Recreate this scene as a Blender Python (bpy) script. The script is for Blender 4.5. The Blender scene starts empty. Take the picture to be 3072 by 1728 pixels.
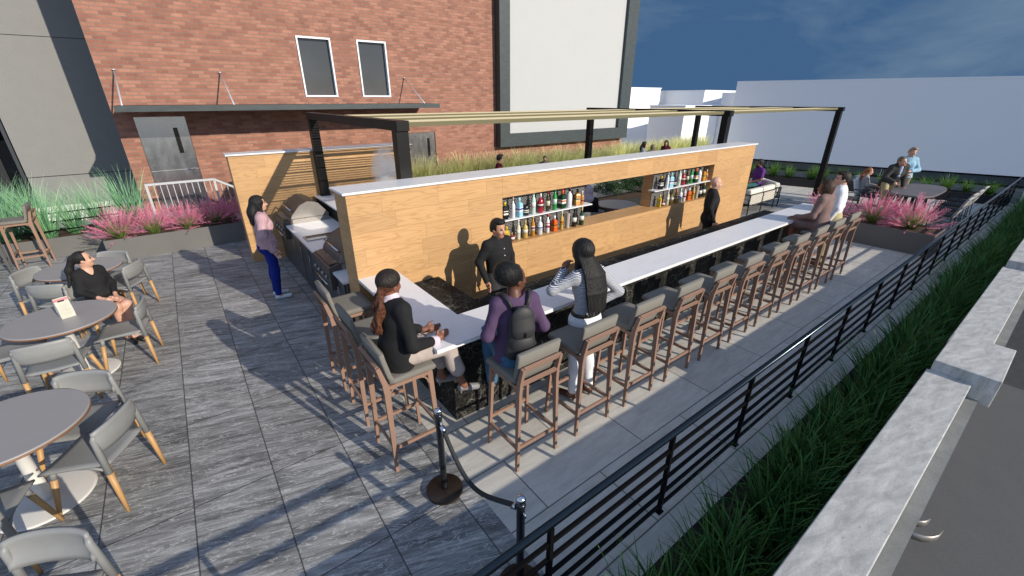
import bpy, bmesh, math, random
import numpy as np
from mathutils import Vector, Matrix
R = math.radians
random.seed(11)
SC = bpy.context.scene
COL = SC.collection
# ------------------------------------------------------------------ materials
class NT:
    def __init__(s, m):
        s.t = m.node_tree
        s.t.nodes.clear()
        s.out = s.t.nodes.new('ShaderNodeOutputMaterial')
    def n(s, typ, **kw):
        nd = s.t.nodes.new('ShaderNode' + typ)
        for k, v in kw.items():
            if k.startswith('i_'):
                nd.inputs[k[2:].replace('_', ' ')].default_value = v
            elif k.startswith('x'):
                nd.inputs[int(k[1:])].default_value = v
            else:
                setattr(nd, k, v)
        return nd
    def l(s, a, b):
        s.t.links.new(a, b)
    def math(s, op, a, b=None, clamp=False):
        nd = s.n('Math', operation=op, use_clamp=clamp)
        for i, v in enumerate((a, b)):
            if v is None: continue
            if isinstance(v, (int, float)): nd.inputs[i].default_value = v
            else: s.l(v, nd.inputs[i])
        return nd.outputs[0]
    def mix(s, f, a, b, blend='MIX'):
        nd = s.n('MixRGB', blend_type=blend)
        for i, v in enumerate((f, a, b)):
            if isinstance(v, (int, float)): nd.inputs[i].default_value = v
            elif isinstance(v, tuple): nd.inputs[i].default_value = (*v, 1) if len(v) == 3 else v
            else: s.l(v, nd.inputs[i])
        return nd.outputs[0]
    def ramp(s, f, stops, interp='LINEAR'):
        nd = s.n('ValToRGB')
        r = nd.color_ramp
        r.interpolation = interp
        while len(r.elements) > 1: r.elements.remove(r.elements[-1])
        for i, (p, c) in enumerate(stops):
            e = r.elements[0] if i == 0 else r.elements.new(p)
            e.position = p
            e.color = (c, c, c, 1) if isinstance(c, (int, float)) else (*c, 1)
        s.l(f, nd.inputs[0])
        return nd.outputs[0]
    def obj(s): return s.n('TexCoord').outputs['Object']
    def pos(s): return s.n('NewGeometry').outputs['Position']
    def mapv(s, v, scale=(1, 1, 1), rot=(0, 0, 0), loc=(0, 0, 0)):
        nd = s.n('Mapping')
        nd.inputs['Scale'].default_value = scale
        nd.inputs['Rotation'].default_value = rot
        nd.inputs['Location'].default_value = loc
        s.l(v, nd.inputs[0])
        return nd.outputs[0]
    def noise(s, v, scale, detail=4, rough=.55, dist=0):
        nd = s.n('TexNoise')
        nd.inputs['Scale'].default_value = scale
        nd.inputs['Detail'].default_value = detail
        nd.inputs['Roughness'].default_value = rough
        nd.inputs['Distortion'].default_value = dist
        if v is not None: s.l(v, nd.inputs['Vector'])
        return nd.outputs[0]
    def bsdf(s, col, rough=.6, metal=0, bump=None, bstr=.3, bdist=.01, spec=.5, **kw):
        b = s.n('BsdfPrincipled')
        for nm, v in (('Base Color', col), ('Roughness', rough), ('Metallic', metal), ('Specular IOR Level', spec)):
            if isinstance(v, (int, float)): b.inputs[nm].default_value = v if nm != 'Base Color' else (v, v, v, 1)
            elif isinstance(v, tuple): b.inputs[nm].default_value = (*v, 1)
            else: s.l(v, b.inputs[nm])
        for k, v in kw.items(): b.inputs[k.replace('_', ' ')].default_value = v
        if bump is not None:
            bp = s.n('Bump')
            bp.inputs['Strength'].default_value = bstr
            bp.inputs['Distance'].default_value = bdist
            s.l(bump, bp.inputs['Height'])
            s.l(bp.outputs[0], b.inputs['Normal'])
        s.l(b.outputs[0], s.out.inputs[0])
        return b
M = {}
def newmat(name):
    m = bpy.data.materials.new(name)
    m.use_nodes = True
    M[name] = m
    return NT(m)
def plain(name, col, rough=.55, metal=0, var=.12, nscale=14, spec=.5, bump=0, **kw):
    t = newmat(name)
    n = t.noise(t.obj(), nscale, 5)
    f = t.ramp(n, [(.25, 1 - var), (.75, 1 + var)])
    c = t.mix(1, col, f, 'MULTIPLY')
    t.bsdf(c, rough, metal, bump=n if bump else None, bstr=bump, bdist=.004, spec=spec, **kw)
    return M[name]
# ------------------------------------------------------------------ mesh builder
class MB:
    def __init__(s): s.v, s.f, s.m, s.sm = [], [], [], []
    def add(s, vs, fs, mi=0, smooth=False):
        o = len(s.v)
        s.v += [tuple(v) for v in vs]
        for f in fs:
            s.f.append(tuple(i + o for i in f)); s.m.append(mi); s.sm.append(smooth)
        return s
    def box(s, x0, x1, y0, y1, z0, z1, mi=0, bev=0):
        if bev <= 0:
            vs = [(x, y, z) for z in (z0, z1) for y in (y0, y1) for x in (x0, x1)]
            return s.add(vs, [(0, 2, 3, 1), (4, 5, 7, 6), (0, 1, 5, 4), (2, 6, 7, 3), (0, 4, 6, 2), (1, 3, 7, 5)], mi)
        b = min(bev, (x1 - x0) / 2.01, (y1 - y0) / 2.01, (z1 - z0) / 2.01)
        bm = bmesh.new()
        bmesh.ops.create_cube(bm, size=1)
        for v in bm.verts:
            v.co = Vector((x0 if v.co.x < 0 else x1, y0 if v.co.y < 0 else y1, z0 if v.co.z < 0 else z1))
        bmesh.ops.bevel(bm, geom=list(bm.edges), offset=b, segments=2, profile=.5, affect='EDGES')
        s.frombm(bm, mi)
        return s
    def frombm(s, bm, mi=0, smooth=False, mat=None):
        bm.verts.index_update()
        vs = [(mat @ v.co) if mat else v.co.copy() for v in bm.verts]
        s.add(vs, [tuple(v.index for v in f.verts) for f in bm.faces], mi, smooth)
        bm.free()
    def obox(s, c, ax, ay, az, hx, hy, hz, mi=0):
        c = Vector(c); ax, ay, az = Vector(ax).normalized(), Vector(ay).normalized(), Vector(az).normalized()
        vs = [c + ax * (hx * i) + ay * (hy * j) + az * (hz * k) for k in (-1, 1) for j in (-1, 1) for i in (-1, 1)]
        return s.add(vs, [(0, 2, 3, 1), (4, 5, 7, 6), (0, 1, 5, 4), (2, 6, 7, 3), (0, 4, 6, 2), (1, 3, 7, 5)], mi)
    def bar(s, a, b, w, h, up=(0, 0, 1), mi=0, w2=None, h2=None):
        a, b = Vector(a), Vector(b)
        d = (b - a).normalized(); up = Vector(up)
        if abs(d.dot(up)) > .98: up = Vector((0, 1, 0))
        r = d.cross(up).normalized(); u = r.cross(d)
        w2 = w if w2 is None else w2; h2 = h if h2 is None else h2
        vs = [a + r * (w / 2 * i) + u * (h / 2 * j) for i, j in ((-1, -1), (1, -1), (1, 1), (-1, 1))]
        vs += [b + r * (w2 / 2 * i) + u * (h2 / 2 * j) for i, j in ((-1, -1), (1, -1), (1, 1), (-1, 1))]
        return s.add(vs, [(0, 3, 2, 1), (4, 5, 6, 7), (0, 1, 5, 4), (1, 2, 6, 5), (2, 3, 7, 6), (3, 0, 4, 7)], mi)
    def tube(s, pts, r, n=8, mi=0, caps=True, smooth=True):
        pts = [Vector(p) for p in pts]
        rs = r if isinstance(r, (list, tuple)) else [r] * len(pts)
        o = len(s.v); vs = []; prev = None
        for i, p in enumerate(pts):
            d = (pts[min(i + 1, len(pts) - 1)] - pts[max(i - 1, 0)])
            d = d.normalized() if d.length > 1e-9 else Vector((0, 0, 1))
            if prev is None:
                ref = Vector((0, 0, 1)) if abs(d.z) < .9 else Vector((1, 0, 0))
                u = d.cross(ref).normalized()
            else:
                u = (prev - d * prev.dot(d)); u = u.normalized() if u.length > 1e-6 else d.cross(Vector((.3, .5, .8))).normalized()
            prev = u; w = d.cross(u)
            vs += [p + (u * math.cos(2 * math.pi * k / n) + w * math.sin(2 * math.pi * k / n)) * rs[i] for k in range(n)]
        fs = [(i * n + k, i * n + (k + 1) % n, (i + 1) * n + (k + 1) % n, (i + 1) * n + k) for i in range(len(pts) - 1) for k in range(n)]
        s.add(vs, fs, mi, smooth)
        if caps:
            L = (len(pts) - 1) * n
            s.f.append(tuple(o + k for k in reversed(range(n)))); s.m.append(mi); s.sm.append(False)
            s.f.append(tuple(o + L + k for k in range(n))); s.m.append(mi); s.sm.append(False)
        return s
    def lathe(s, prof, c=(0, 0, 0), n=24, mi=0, smooth=True):
        o = len(s.v); cx, cy, cz = c
        vs = [(cx + r * math.cos(2 * math.pi * k / n), cy + r * math.sin(2 * math.pi * k / n), cz + z) for r, z in prof for k in range(n)]
        fs = [(i * n + k, i * n + (k + 1) % n, (i + 1) * n + (k + 1) % n, (i + 1) * n + k) for i in range(len(prof) - 1) for k in range(n)]
        s.add(vs, fs, mi, smooth)
        s.f.append(tuple(o + k for k in reversed(range(n)))); s.m.append(mi); s.sm.append(False)
        L = (len(prof) - 1) * n
        s.f.append(tuple(o + L + k for k in range(n))); s.m.append(mi); s.sm.append(False)
        return s
    def prism(s, poly, z0, z1, mi=0):
        n = len(poly)
        vs = [(x, y, z0) for x, y in poly] + [(x, y, z1) for x, y in poly]
        return s.add(vs, [tuple(reversed(range(n))), tuple(range(n, 2 * n))] + [(i, (i + 1) % n, n + (i + 1) % n, n + i) for i in range(n)], mi)
    def prismx(s, poly, x0, x1, mi=0):          # polygon in (y,z) extruded along x
        n = len(poly)
        vs = [(x0, y, z) for y, z in poly] + [(x1, y, z) for y, z in poly]
        return s.add(vs, [tuple(reversed(range(n))), tuple(range(n, 2 * n))] + [(i, (i + 1) % n, n + (i + 1) % n, n + i) for i in range(n)], mi)
    def prismy(s, poly, y0, y1, mi=0):          # polygon in (x,z) extruded along y
        n = len(poly)
        vs = [(x, y0, z) for x, z in poly] + [(x, y1, z) for x, z in poly]
        return s.add(vs, [tuple(range(n)), tuple(reversed(range(n, 2 * n)))] + [(i, n + i, n + (i + 1) % n, (i + 1) % n) for i in range(n)], mi)
    def grid(s, P, mi=0, smooth=True, thick=None):  # P[i][j] points; thick -> offsets back along normal
        ni, nj = len(P), len(P[0])
        vs = [Vector(p) for row in P for p in row]
        fs = [(i * nj + j, i * nj + j + 1, (i + 1) * nj + j + 1, (i + 1) * nj + j) for i in range(ni - 1) for j in range(nj - 1)]
        if thick is None: return s.add(vs, fs, mi, smooth)
        nr = [Vector() for _ in vs]
        for f in fs:
            nn = (vs[f[1]] - vs[f[0]]).cross(vs[f[3]] - vs[f[0]])
            for i in f: nr[i] += nn
        bk = [v - n_.normalized() * thick for v, n_ in zip(vs, nr)]
        N = len(vs)
        s.add(vs + bk, fs + [tuple(N + i for i in reversed(f)) for f in fs], mi, smooth)
        o = len(s.v) - 2 * N
        ring = [(i, 0) for i in range(ni)] + [(ni - 1, j) for j in range(1, nj)] + [(i, nj - 1) for i in range(ni - 2, -1, -1)] + [(0, j) for j in range(nj - 2, 0, -1)]
        ids = [i * nj + j for i, j in ring]
        for a, b in zip(ids, ids[1:] + ids[:1]):
            s.f.append((o + a, o + b, o + N + b, o + N + a)); s.m.append(mi); s.sm.append(smooth)
        return s
    def mesh(s, name, off=(0, 0, 0)):
        me = bpy.data.meshes.new(name)
        ox, oy, oz = off
        me.from_pydata([(x - ox, y - oy, z - oz) for x, y, z in s.v], [], s.f)
        me.polygons.foreach_set('material_index', s.m)
        me.polygons.foreach_set('use_smooth', s.sm)
        me.update()
        return me
def tag(o, label=None, cat=None, group=None, kind=None):
    if label: o['label'] = label
    if cat: o['category'] = cat
    if group: o['group'] = group
    if kind: o['kind'] = kind
    return o
def link(name, me, mats, parent=None, loc=(0, 0, 0)):
    o = bpy.data.objects.new(name, me)
    COL.objects.link(o)
    for m in (mats if isinstance(mats, (list, tuple)) else [mats]):
        me.materials.append(M[m] if isinstance(m, str) else m)
    if parent: o.parent = parent
    o.location = loc
    return o
def part(name, mb, mats, parent, world=True, label=None):
    """mesh child; vertices given in world coords when the thing is unrotated (world=True)"""
    off = (0, 0, 0)
    if world and parent is not None:
        p = parent; off = Vector((0, 0, 0))
        while p is not None: off += p.location; p = p.parent
    o = link(name, mb.mesh(name, off), mats, parent)
    if label: o['label'] = label
    return o
def thing(name, label, cat, loc=(0, 0, 0), rotz=0, group=None):
    o = bpy.data.objects.new(name, None); COL.objects.link(o)
    o.empty_display_size = .2
    o.location = loc; o.rotation_euler = (0, 0, rotz)
    return tag(o, label, cat, group)
def struct(name, mb, mats, loc=(0, 0, 0)):
    o = link(name, mb.mesh(name, loc), mats, None, loc)
    o['kind'] = 'structure'
    return o
def kids(o): return [c for c in bpy.data.objects if c.parent == o]
def dup(root, loc, rotz=0, label=None, group=None, scale=1, ch=None):
    ch = ch or [(c, kids(c)) for c in kids(root)]
    r = root.copy(); COL.objects.link(r)
    r.location = loc; r.rotation_euler = (0, 0, rotz); r.scale = (scale,) * 3
    if label: r['label'] = label
    if group: r['group'] = group
    for c, gs in ch:
        d = c.copy(); COL.objects.link(d); d.parent = r
        for g in gs:
            e = g.copy(); COL.objects.link(e); e.parent = d
    return r
# ------------------------------------------------------------------ procedural materials
def m_brick():
    t = newmat('brick')
    x = t.n('SeparateXYZ'); t.l(t.pos(), x.inputs[0])
    c = t.n('CombineXYZ'); t.l(x.outputs[0], c.inputs[0]); t.l(x.outputs[2], c.inputs[1])
    b = t.n('TexBrick', offset=.5)
    t.l(c.outputs[0], b.inputs['Vector'])
    for k, v in (('Scale', 1), ('Mortar Size', .0075), ('Mortar Smooth', .2), ('Bias', 0), ('Brick Width', .225), ('Row Height', .0765)):
        b.inputs[k].default_value = v
    b.inputs['Color1'].default_value = (.255, .102, .07, 1); b.inputs['Color2'].default_value = (.40, .185, .125, 1)
    b.inputs['Mortar'].default_value = (.235, .178, .14, 1)
    n1 = t.noise(c.outputs[0], 3, 6, .6); n2 = t.noise(c.outputs[0], 55, 4, .7)
    col = t.mix(1, b.outputs[0], t.ramp(n1, [(.3, .84), (.7, 1.12)]), 'MULTIPLY')
    col = t.mix(1, col, t.ramp(n2, [(.25, .7), (.7, 1.15)]), 'MULTIPLY')
    h = t.math('ADD', t.math('MULTIPLY', b.outputs['Fac'], -1), t.math('MULTIPLY', n2, .35))
    t.bsdf(col, .85, bump=h, bstr=.7, bdist=.008)
def m_wood(name, base, dark, pw, ph, horizontal=True, axis='xz'):
    """plank cladding with cathedral grain"""
    t = newmat(name)
    x = t.n('SeparateXYZ'); t.l(t.pos(), x.inputs[0])
    c = t.n('CombineXYZ')
    if axis == 'xz':
        t.l(t.math('ADD', x.outputs[0], x.outputs[1]), c.inputs[0]); t.l(x.outputs[2], c.inputs[1])
    else:
        t.l(x.outputs[0], c.inputs[0]); t.l(x.outputs[1], c.inputs[1])
    b = t.n('TexBrick', offset=.37, offset_frequency=2, squash=.72, squash_frequency=3)
    t.l(c.outputs[0], b.inputs['Vector'])
    for k, v in (('Scale', 1), ('Mortar Size', .0022), ('Mortar Smooth', .1), ('Bias', 0), ('Brick Width', pw), ('Row Height', ph)):
        b.inputs[k].default_value = v
    b.inputs['Color1'].default_value = (0, 0, 0, 1); b.inputs['Color2'].default_value = (1, 1, 1, 1); b.inputs['Mortar'].default_value = (.5, .5, .5, 1)
    # per-plank shift of the grain
    off = t.n('VectorMath', operation='SCALE'); t.l(b.outputs[0], off.inputs[0]); off.inputs['Scale'].default_value = 7.3
    vv = t.n('VectorMath', operation='ADD'); t.l(c.outputs[0], vv.inputs[0]); t.l(off.outputs[0], vv.inputs[1])
    g = t.mapv(vv.outputs[0], (.8, 7.5, 1))
    n = t.noise(g, 1.25, 2, .45, .5)
    rings = t.math('FRACT', t.math('MULTIPLY', n, 10))
    ring = t.ramp(rings, [(0, .1), (.5, .0), (.8, 1), (.93, .9), (1, .1)])
    fib = t.noise(t.mapv(vv.outputs[0], (4, 130, 1)), 2, 3, .6)
    f = t.math('ADD', t.math('MULTIPLY', ring, .42), t.math('MULTIPLY', fib, .42))
    col = t.mix(f, base, dark)
    tone = t.n('HueSaturation'); t.l(col, tone.inputs['Color'])
    sp = t.n('SeparateColor'); t.l(b.outputs[0], sp.inputs[0])
    t.l(t.math('ADD', t.math('MULTIPLY', sp.outputs[0], .16), .92), tone.inputs['Value'])
    col = t.mix(t.math('MULTIPLY', b.outputs['Fac'], .6), tone.outputs[0], (.22, .13, .055))
    t.bsdf(col, .5, bump=f, bstr=.08, bdist=.003)
def m_marble_black():
    t = newmat('marble_black')
    p = t.pos()
    d = t.n('VectorMath', operation='SCALE'); 
    nz = t.n('TexNoise'); nz.inputs['Scale'].default_value = 5; t.l(p, nz.inputs['Vector'])
    t.l(nz.outputs['Color'], d.inputs[0]); d.inputs['Scale'].default_value = .16
    a = t.n('VectorMath', operation='ADD'); t.l(p, a.inputs[0]); t.l(d.outputs[0], a.inputs[1])
    v1 = t.n('TexVoronoi', feature='DISTANCE_TO_EDGE'); v1.inputs['Scale'].default_value = 7.5; t.l(a.outputs[0], v1.inputs['Vector'])
    v2 = t.n('TexVoronoi', feature='DISTANCE_TO_EDGE'); v2.inputs['Scale'].default_value = 23; t.l(a.outputs[0], v2.inputs['Vector'])
    msk = t.ramp(t.noise(p, 3.2, 4), [(.38, .1), (.68, 1)])
    k1 = t.ramp(v1.outputs[0], [(0, 1), (.022, .25), (.05, 0)])
    k2 = t.ramp(v2.outputs[0], [(0, .55), (.05, .12), (.11, 0)])
    k = t.math('MULTIPLY', t.math('ADD', k1, k2, clamp=True), msk, clamp=True)
    base = t.mix(t.noise(p, 6, 5), (.005, .005, .006), (.016, .0155, .014))
    t.bsdf(t.mix(t.math('MULTIPLY', k, .42), base, (.40, .39, .34)), .6, spec=.08)
def m_quartz(name='quartz', base=(.77, .77, .78)):
    t = newmat(name)
    p = t.pos()
    n = t.noise(p, 1.6, 6, .6, 1.2)
    vein = t.ramp(t.math('ABSOLUTE', t.math('SUBTRACT', n, .5)), [(0, .9), (.012, .3), (.04, 0)])
    n2 = t.noise(p, 4, 5)
    c = t.mix(t.math('MULTIPLY', vein, .22), t.mix(n2, base, tuple(b * .93 for b in base)), (.5, .5, .52))
    t.bsdf(c, .32)
def m_darktile():
    t = newmat('dark_tile')
    p = t.pos(); x = t.n('SeparateXYZ'); t.l(p, x.inputs[0])
    sx = t.math('DIVIDE', t.math('SUBTRACT', x.outputs[0], .005), .58); sy = t.math('DIVIDE', t.math('SUBTRACT', x.outputs[1], 2.285), 1.175)
    fx, fy = t.math('FRACT', sx), t.math('FRACT', sy)
    ex = t.math('MULTIPLY', t.math('MINIMUM', fx, t.math('SUBTRACT', 1, fx)), .58)
    ey = t.math('MULTIPLY', t.math('MINIMUM', fy, t.math('SUBTRACT', 1, fy)), 1.175)
    e = t.math('MINIMUM', ex, ey)
    joint = t.ramp(e, [(.0028, 1), (.0052, 0)])
    idx = t.n('CombineXYZ'); t.l(t.math('FLOOR', sx), idx.inputs[0]); t.l(t.math('FLOOR', sy), idx.inputs[1])
    wn = t.n('TexWhiteNoise', noise_dimensions='2D'); t.l(idx.outputs[0], wn.inputs['Vector'])
    sh = t.n('VectorMath', operation='SCALE'); t.l(wn.outputs['Color'], sh.inputs[0]); sh.inputs['Scale'].default_value = 19
    ad = t.n('VectorMath', operation='ADD'); t.l(p, ad.inputs[0]); t.l(sh.outputs[0], ad.inputs[1])
    q = t.mapv(t.mapv(ad.outputs[0], rot=(0, 0, R(17))), (1, 5, 1))
    n1 = t.noise(q, .9, 10, .72, 1.6)
    q2 = t.mapv(t.mapv(ad.outputs[0], rot=(0, 0, R(19))), (1, 14, 1))
    n2 = t.noise(q2, 1.5, 8, .74, 1.5)
    n3 = t.noise(ad.outputs[0], 160, 3, .7)
    f = t.math('ADD', t.math('MULTIPLY', n1, .55), t.math('MULTIPLY', n2, .45))
    col = t.ramp(f, [(.37, (.065, .066, .066)), (.45, (.145, .146, .144)), (.52, (.245, .246, .242)), (.60, (.40, .402, .398)), (.72, (.56, .562, .555))])
    wv = t.noise(q, 1.9, 4, .55, 2.8)
    vein = t.ramp(t.math('ABSOLUTE', t.math('SUBTRACT', wv, .52)), [(0, .5), (.012, .12), (.03, 0)])
    vein = t.math('MULTIPLY', vein, 1.5, True)
    col = t.mix(vein, col, (.66, .65, .63))
    col = t.mix(1, col, t.ramp(n3, [(.3, .72), (.7, 1.22)]), 'MULTIPLY')
    col = t.mix(1, col, t.ramp(wn.outputs['Value'], [(0, .88), (1, 1.14)]), 'MULTIPLY')
    col = t.mix(joint, col, (.018, .018, .02))
    t.bsdf(col, .62, bump=t.math('SUBTRACT', t.math('MULTIPLY', f, .4), joint), bstr=.25, bdist=.004)
def m_paver():
    t = newmat('light_paver')
    p = t.pos(); x = t.n('SeparateXYZ'); t.l(p, x.inputs[0])
    sy = t.math('DIVIDE', t.math('SUBTRACT', x.outputs[1], 1.745), .605)
    row = t.math('FLOOR', sy)
    sx = t.math('ADD', t.math('DIVIDE', t.math('SUBTRACT', x.outputs[0], 1.685), 1.205), t.math('MULTIPLY', row, .5))
    fx, fy = t.math('FRACT', sx), t.math('FRACT', sy)
    ex = t.math('MULTIPLY', t.math('MINIMUM', fx, t.math('SUBTRACT', 1, fx)), 1.205)
    ey = t.math('MULTIPLY', t.math('MINIMUM', fy, t.math('SUBTRACT', 1, fy)), .605)
    joint = t.ramp(t.math('MINIMUM', ex, ey), [(.003, 1), (.0055, 0)])
    idx = t.n('CombineXYZ'); t.l(t.math('FLOOR', sx), idx.inputs[0]); t.l(row, idx.inputs[1])
    wn = t.n('TexWhiteNoise', noise_dimensions='2D'); t.l(idx.outputs[0], wn.inputs['Vector'])
    sh = t.n('VectorMath', operation='SCALE'); t.l(wn.outputs['Color'], sh.inputs[0]); sh.inputs['Scale'].default_value = 23
    ad = t.n('VectorMath', operation='ADD'); t.l(p, ad.inputs[0]); t.l(sh.outputs[0], ad.inputs[1])
    n1 = t.noise(t.mapv(ad.outputs[0], (2, 9, 1)), 1.5, 6, .65, .8)
    n2 = t.noise(ad.outputs[0], 130, 3, .7)
    col = t.ramp(n1, [(.3, (.38, .365, .335)), (.55, (.47, .455, .42)), (.75, (.54, .525, .495))])
    col = t.mix(1, col, t.ramp(n2, [(.3, .88), (.7, 1.08)]), 'MULTIPLY')
    col = t.mix(1, col, (1.2, 1.19, 1.17), 'MULTIPLY')
    col = t.mix(1, col, t.ramp(wn.outputs['Value'], [(0, .93), (1, 1.06)]), 'MULTIPLY')
    col = t.mix(joint, col, (.03, .03, .032))
    t.bsdf(col, .6, bump=t.math('SUBTRACT', t.math('MULTIPLY', n2, .2), joint), bstr=.2, bdist=.003)
def m_hex():
    """black hexagon mosaic with pale grout"""
    t = newmat('hex_tile')
    x = t.n('SeparateXYZ'); t.l(t.pos(), x.inputs[0])
    s = .028
    def hexd(ox, oy):
        u = t.math('SUBTRACT', t.math('FRACT', t.math('ADD', t.math('DIVIDE', x.outputs[0], s), ox)), .5)
        v = t.math('MULTIPLY', t.math('SUBTRACT', t.math('FRACT', t.math('ADD', t.math('DIVIDE', x.outputs[2], s * 1.732), oy)), .5), 1.732)
        au, av = t.math('ABSOLUTE', u), t.math('ABSOLUTE', v)
        return t.math('MAXIMUM', au, t.math('ADD', t.math('MULTIPLY', au, .5), t.math('MULTIPLY', av, .866)))
    d = t.math('MINIMUM', hexd(0, 0), hexd(.5, .5))
    g = t.ramp(d, [(.405, 0), (.45, 1)])
    col = t.mix(g, (.012, .012, .014), (.42, .41, .39))
    rg = t.math('ADD', t.math('MULTIPLY', g, .5), .18)
    t.bsdf(col, rg, bump=t.math('MULTIPLY', g, -1), bstr=.3, bdist=.002)
def m_concrete(name, a, b, scale=6, stretch=(1, 1, 1), rot=0, spots=True, rough=.8):
    t = newmat(name)
    p = t.mapv(t.mapv(t.pos(), rot=(0, 0, rot)), stretch)
    n = t.noise(p, scale, 7, .62, .4); n2 = t.noise(t.pos(), scale * 14, 4, .7)
    c = t.mix(t.ramp(n, [(.32, 0), (.68, 1)]), a, b)
    if spots:
        v = t.n('TexVoronoi'); v.inputs['Scale'].default_value = scale * 1.3; t.l(p, v.inputs['Vector'])
        c = t.mix(t.math('MULTIPLY', t.ramp(v.outputs[0], [(.05, 1), (.13, 0)]), .4), c, tuple(k * .35 for k in a))
    if scale < 1: return t.bsdf(c, rough)
    c = t.mix(1, c, t.ramp(n2, [(.3, .88), (.7, 1.1)]), 'MULTIPLY')
    t.bsdf(c, rough, bump=n2, bstr=.25, bdist=.004)
def m_timber(name, a, b, rough=.5):
    t = newmat(name)
    n = t.noise(t.mapv(t.obj(), (26, 26, 2.4)), 3, 5, .6, .5)
    t.bsdf(t.mix(n, a, b), rough, bump=n, bstr=.1, bdist=.002)
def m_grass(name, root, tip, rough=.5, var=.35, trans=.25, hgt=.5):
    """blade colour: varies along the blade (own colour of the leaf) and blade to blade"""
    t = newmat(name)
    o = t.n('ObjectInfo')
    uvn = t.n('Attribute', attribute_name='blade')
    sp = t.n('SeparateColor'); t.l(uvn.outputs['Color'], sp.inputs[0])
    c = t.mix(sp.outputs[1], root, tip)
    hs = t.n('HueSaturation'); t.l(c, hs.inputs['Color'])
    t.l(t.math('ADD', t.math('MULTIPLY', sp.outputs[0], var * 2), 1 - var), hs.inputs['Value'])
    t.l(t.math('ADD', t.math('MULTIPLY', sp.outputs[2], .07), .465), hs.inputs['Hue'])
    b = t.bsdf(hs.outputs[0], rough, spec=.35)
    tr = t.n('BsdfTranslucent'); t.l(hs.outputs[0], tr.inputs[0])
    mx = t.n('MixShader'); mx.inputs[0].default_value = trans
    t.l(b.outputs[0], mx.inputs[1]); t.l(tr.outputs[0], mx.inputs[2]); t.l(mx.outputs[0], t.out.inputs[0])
def m_stripes(name, a, b, freq, axis=2, duty=.5):
    t = newmat(name)
    x = t.n('SeparateXYZ'); 
    nz = t.n('VectorMath', operation='SCALE'); n0 = t.n('TexNoise'); n0.inputs['Scale'].default_value = 7; t.l(t.obj(), n0.inputs['Vector'])
    t.l(n0.outputs['Color'], nz.inputs[0]); nz.inputs['Scale'].default_value = .05
    ad = t.n('VectorMath', operation='ADD'); t.l(t.obj(), ad.inputs[0]); t.l(nz.outputs[0], ad.inputs[1])
    t.l(ad.outputs[0], x.inputs[0])
    f = t.math('FRACT', t.math('MULTIPLY', x.outputs[axis], freq))
    k = t.ramp(f, [(0, 0), (duty - .06, 0), (duty, 1), (.96, 1), (1, 0)])
    t.bsdf(t.mix(k, a, b), .8)
def m_cloth(name, col, rough=.85, fold=.35, scale=9):
    t = newmat(name)
    n = t.noise(t.mapv(t.obj(), (1.5, 1.5, .8)), scale, 3, .5, .8); n2 = t.noise(t.obj(), 170, 2)
    c = t.mix(1, col, t.ramp(n, [(.3, .86), (.7, 1.1)]), 'MULTIPLY')
    t.bsdf(c, rough, bump=t.math('ADD', n, t.math('MULTIPLY', n2, .05)), bstr=fold, bdist=.02, spec=.25)
def m_knit(name, col):
    t = newmat(name)
    x = t.n('SeparateXYZ'); t.l(t.obj(), x.inputs[0])
    a = t.math('SINE', t.math('MULTIPLY', t.math('ADD', x.outputs[0], x.outputs[1]), 260))
    n = t.noise(t.obj(), 60, 3)
    c = t.mix(1, col, t.ramp(t.math('ADD', t.math('MULTIPLY', a, .25), n), [(.1, .72), (.9, 1.12)]), 'MULTIPLY')
    t.bsdf(c, .95, bump=t.math('ADD', a, n), bstr=.5, bdist=.006, spec=.15)
def m_hair(name, a, b, freq=90, curl=0):
    t = newmat(name)
    n = t.noise(t.mapv(t.obj(), (1, 1, .12 if not curl else .5)), freq if not curl else 28, 3, .6, .4 + curl * 3)
    t.bsdf(t.mix(t.ramp(n, [(.3, 0), (.7, 1)]), a, b), .5, bump=n, bstr=.75, bdist=.012, spec=.25)
def m_skin(name, col):
    t = newmat(name)
    n = t.noise(t.obj(), 11, 4); n2 = t.noise(t.obj(), 90, 2)
    c = t.mix(t.ramp(n, [(.35, 0), (.7, .35)]), col, (min(1, col[0] * 1.12), col[1] * .82, col[2] * .78))
    t.bsdf(c, .52, bump=n2, bstr=.06, bdist=.002, Subsurface_Weight=.06, Subsurface_Radius=(.01, .004, .002))
m_brick(); m_marble_black(); m_quartz(); m_darktile(); m_paver(); m_hex()
m_wood('oak_cladding', (.55, .335, .152), (.36, .185, .07), 1.0, .2)
m_wood('oak_top', (.56, .33, .14), (.34, .175, .065), 1.1, .25, axis='xy')
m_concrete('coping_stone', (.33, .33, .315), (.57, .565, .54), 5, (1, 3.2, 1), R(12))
m_concrete('pavement', (.088, .088, .09), (.096, .096, .098), 2, spots=False)
m_concrete('asphalt', (.028, .028, .03), (.05, .05, .052), 5, spots=False)
m_concrete('stucco', (.205, .205, .198), (.218, .218, .21), 3, spots=False)
m_concrete('white_plinth', (.62, .62, .6), (.75, .75, .73), 5, spots=False)
m_concrete('white_massing', (.90, .91, .92), (.92, .925, .93), .3, spots=False)
m_concrete('bare_concrete', (.27, .28, .27), (.4, .41, .4), 3, (1, 1, 3))
m_concrete('patina_steel', (.024, .035, .039), (.042, .058, .062), 4, (1, 1, 4), rough=.55)
m_concrete('mulch', (.03, .016, .009), (.085, .046, .025), 40, spots=False, rough=.95)
m_concrete('planting_soil', (.008, .007, .005), (.03, .022, .014), 30, spots=False, rough=.95)
plain('planter_metal', (.125, .123, .115), .5, var=.05, nscale=3)
plain('black_steel', (.007, .007, .0075), .4, var=.15, spec=.22)
plain('rail_black', (.0035, .0035, .004), .5, spec=.12)
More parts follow.
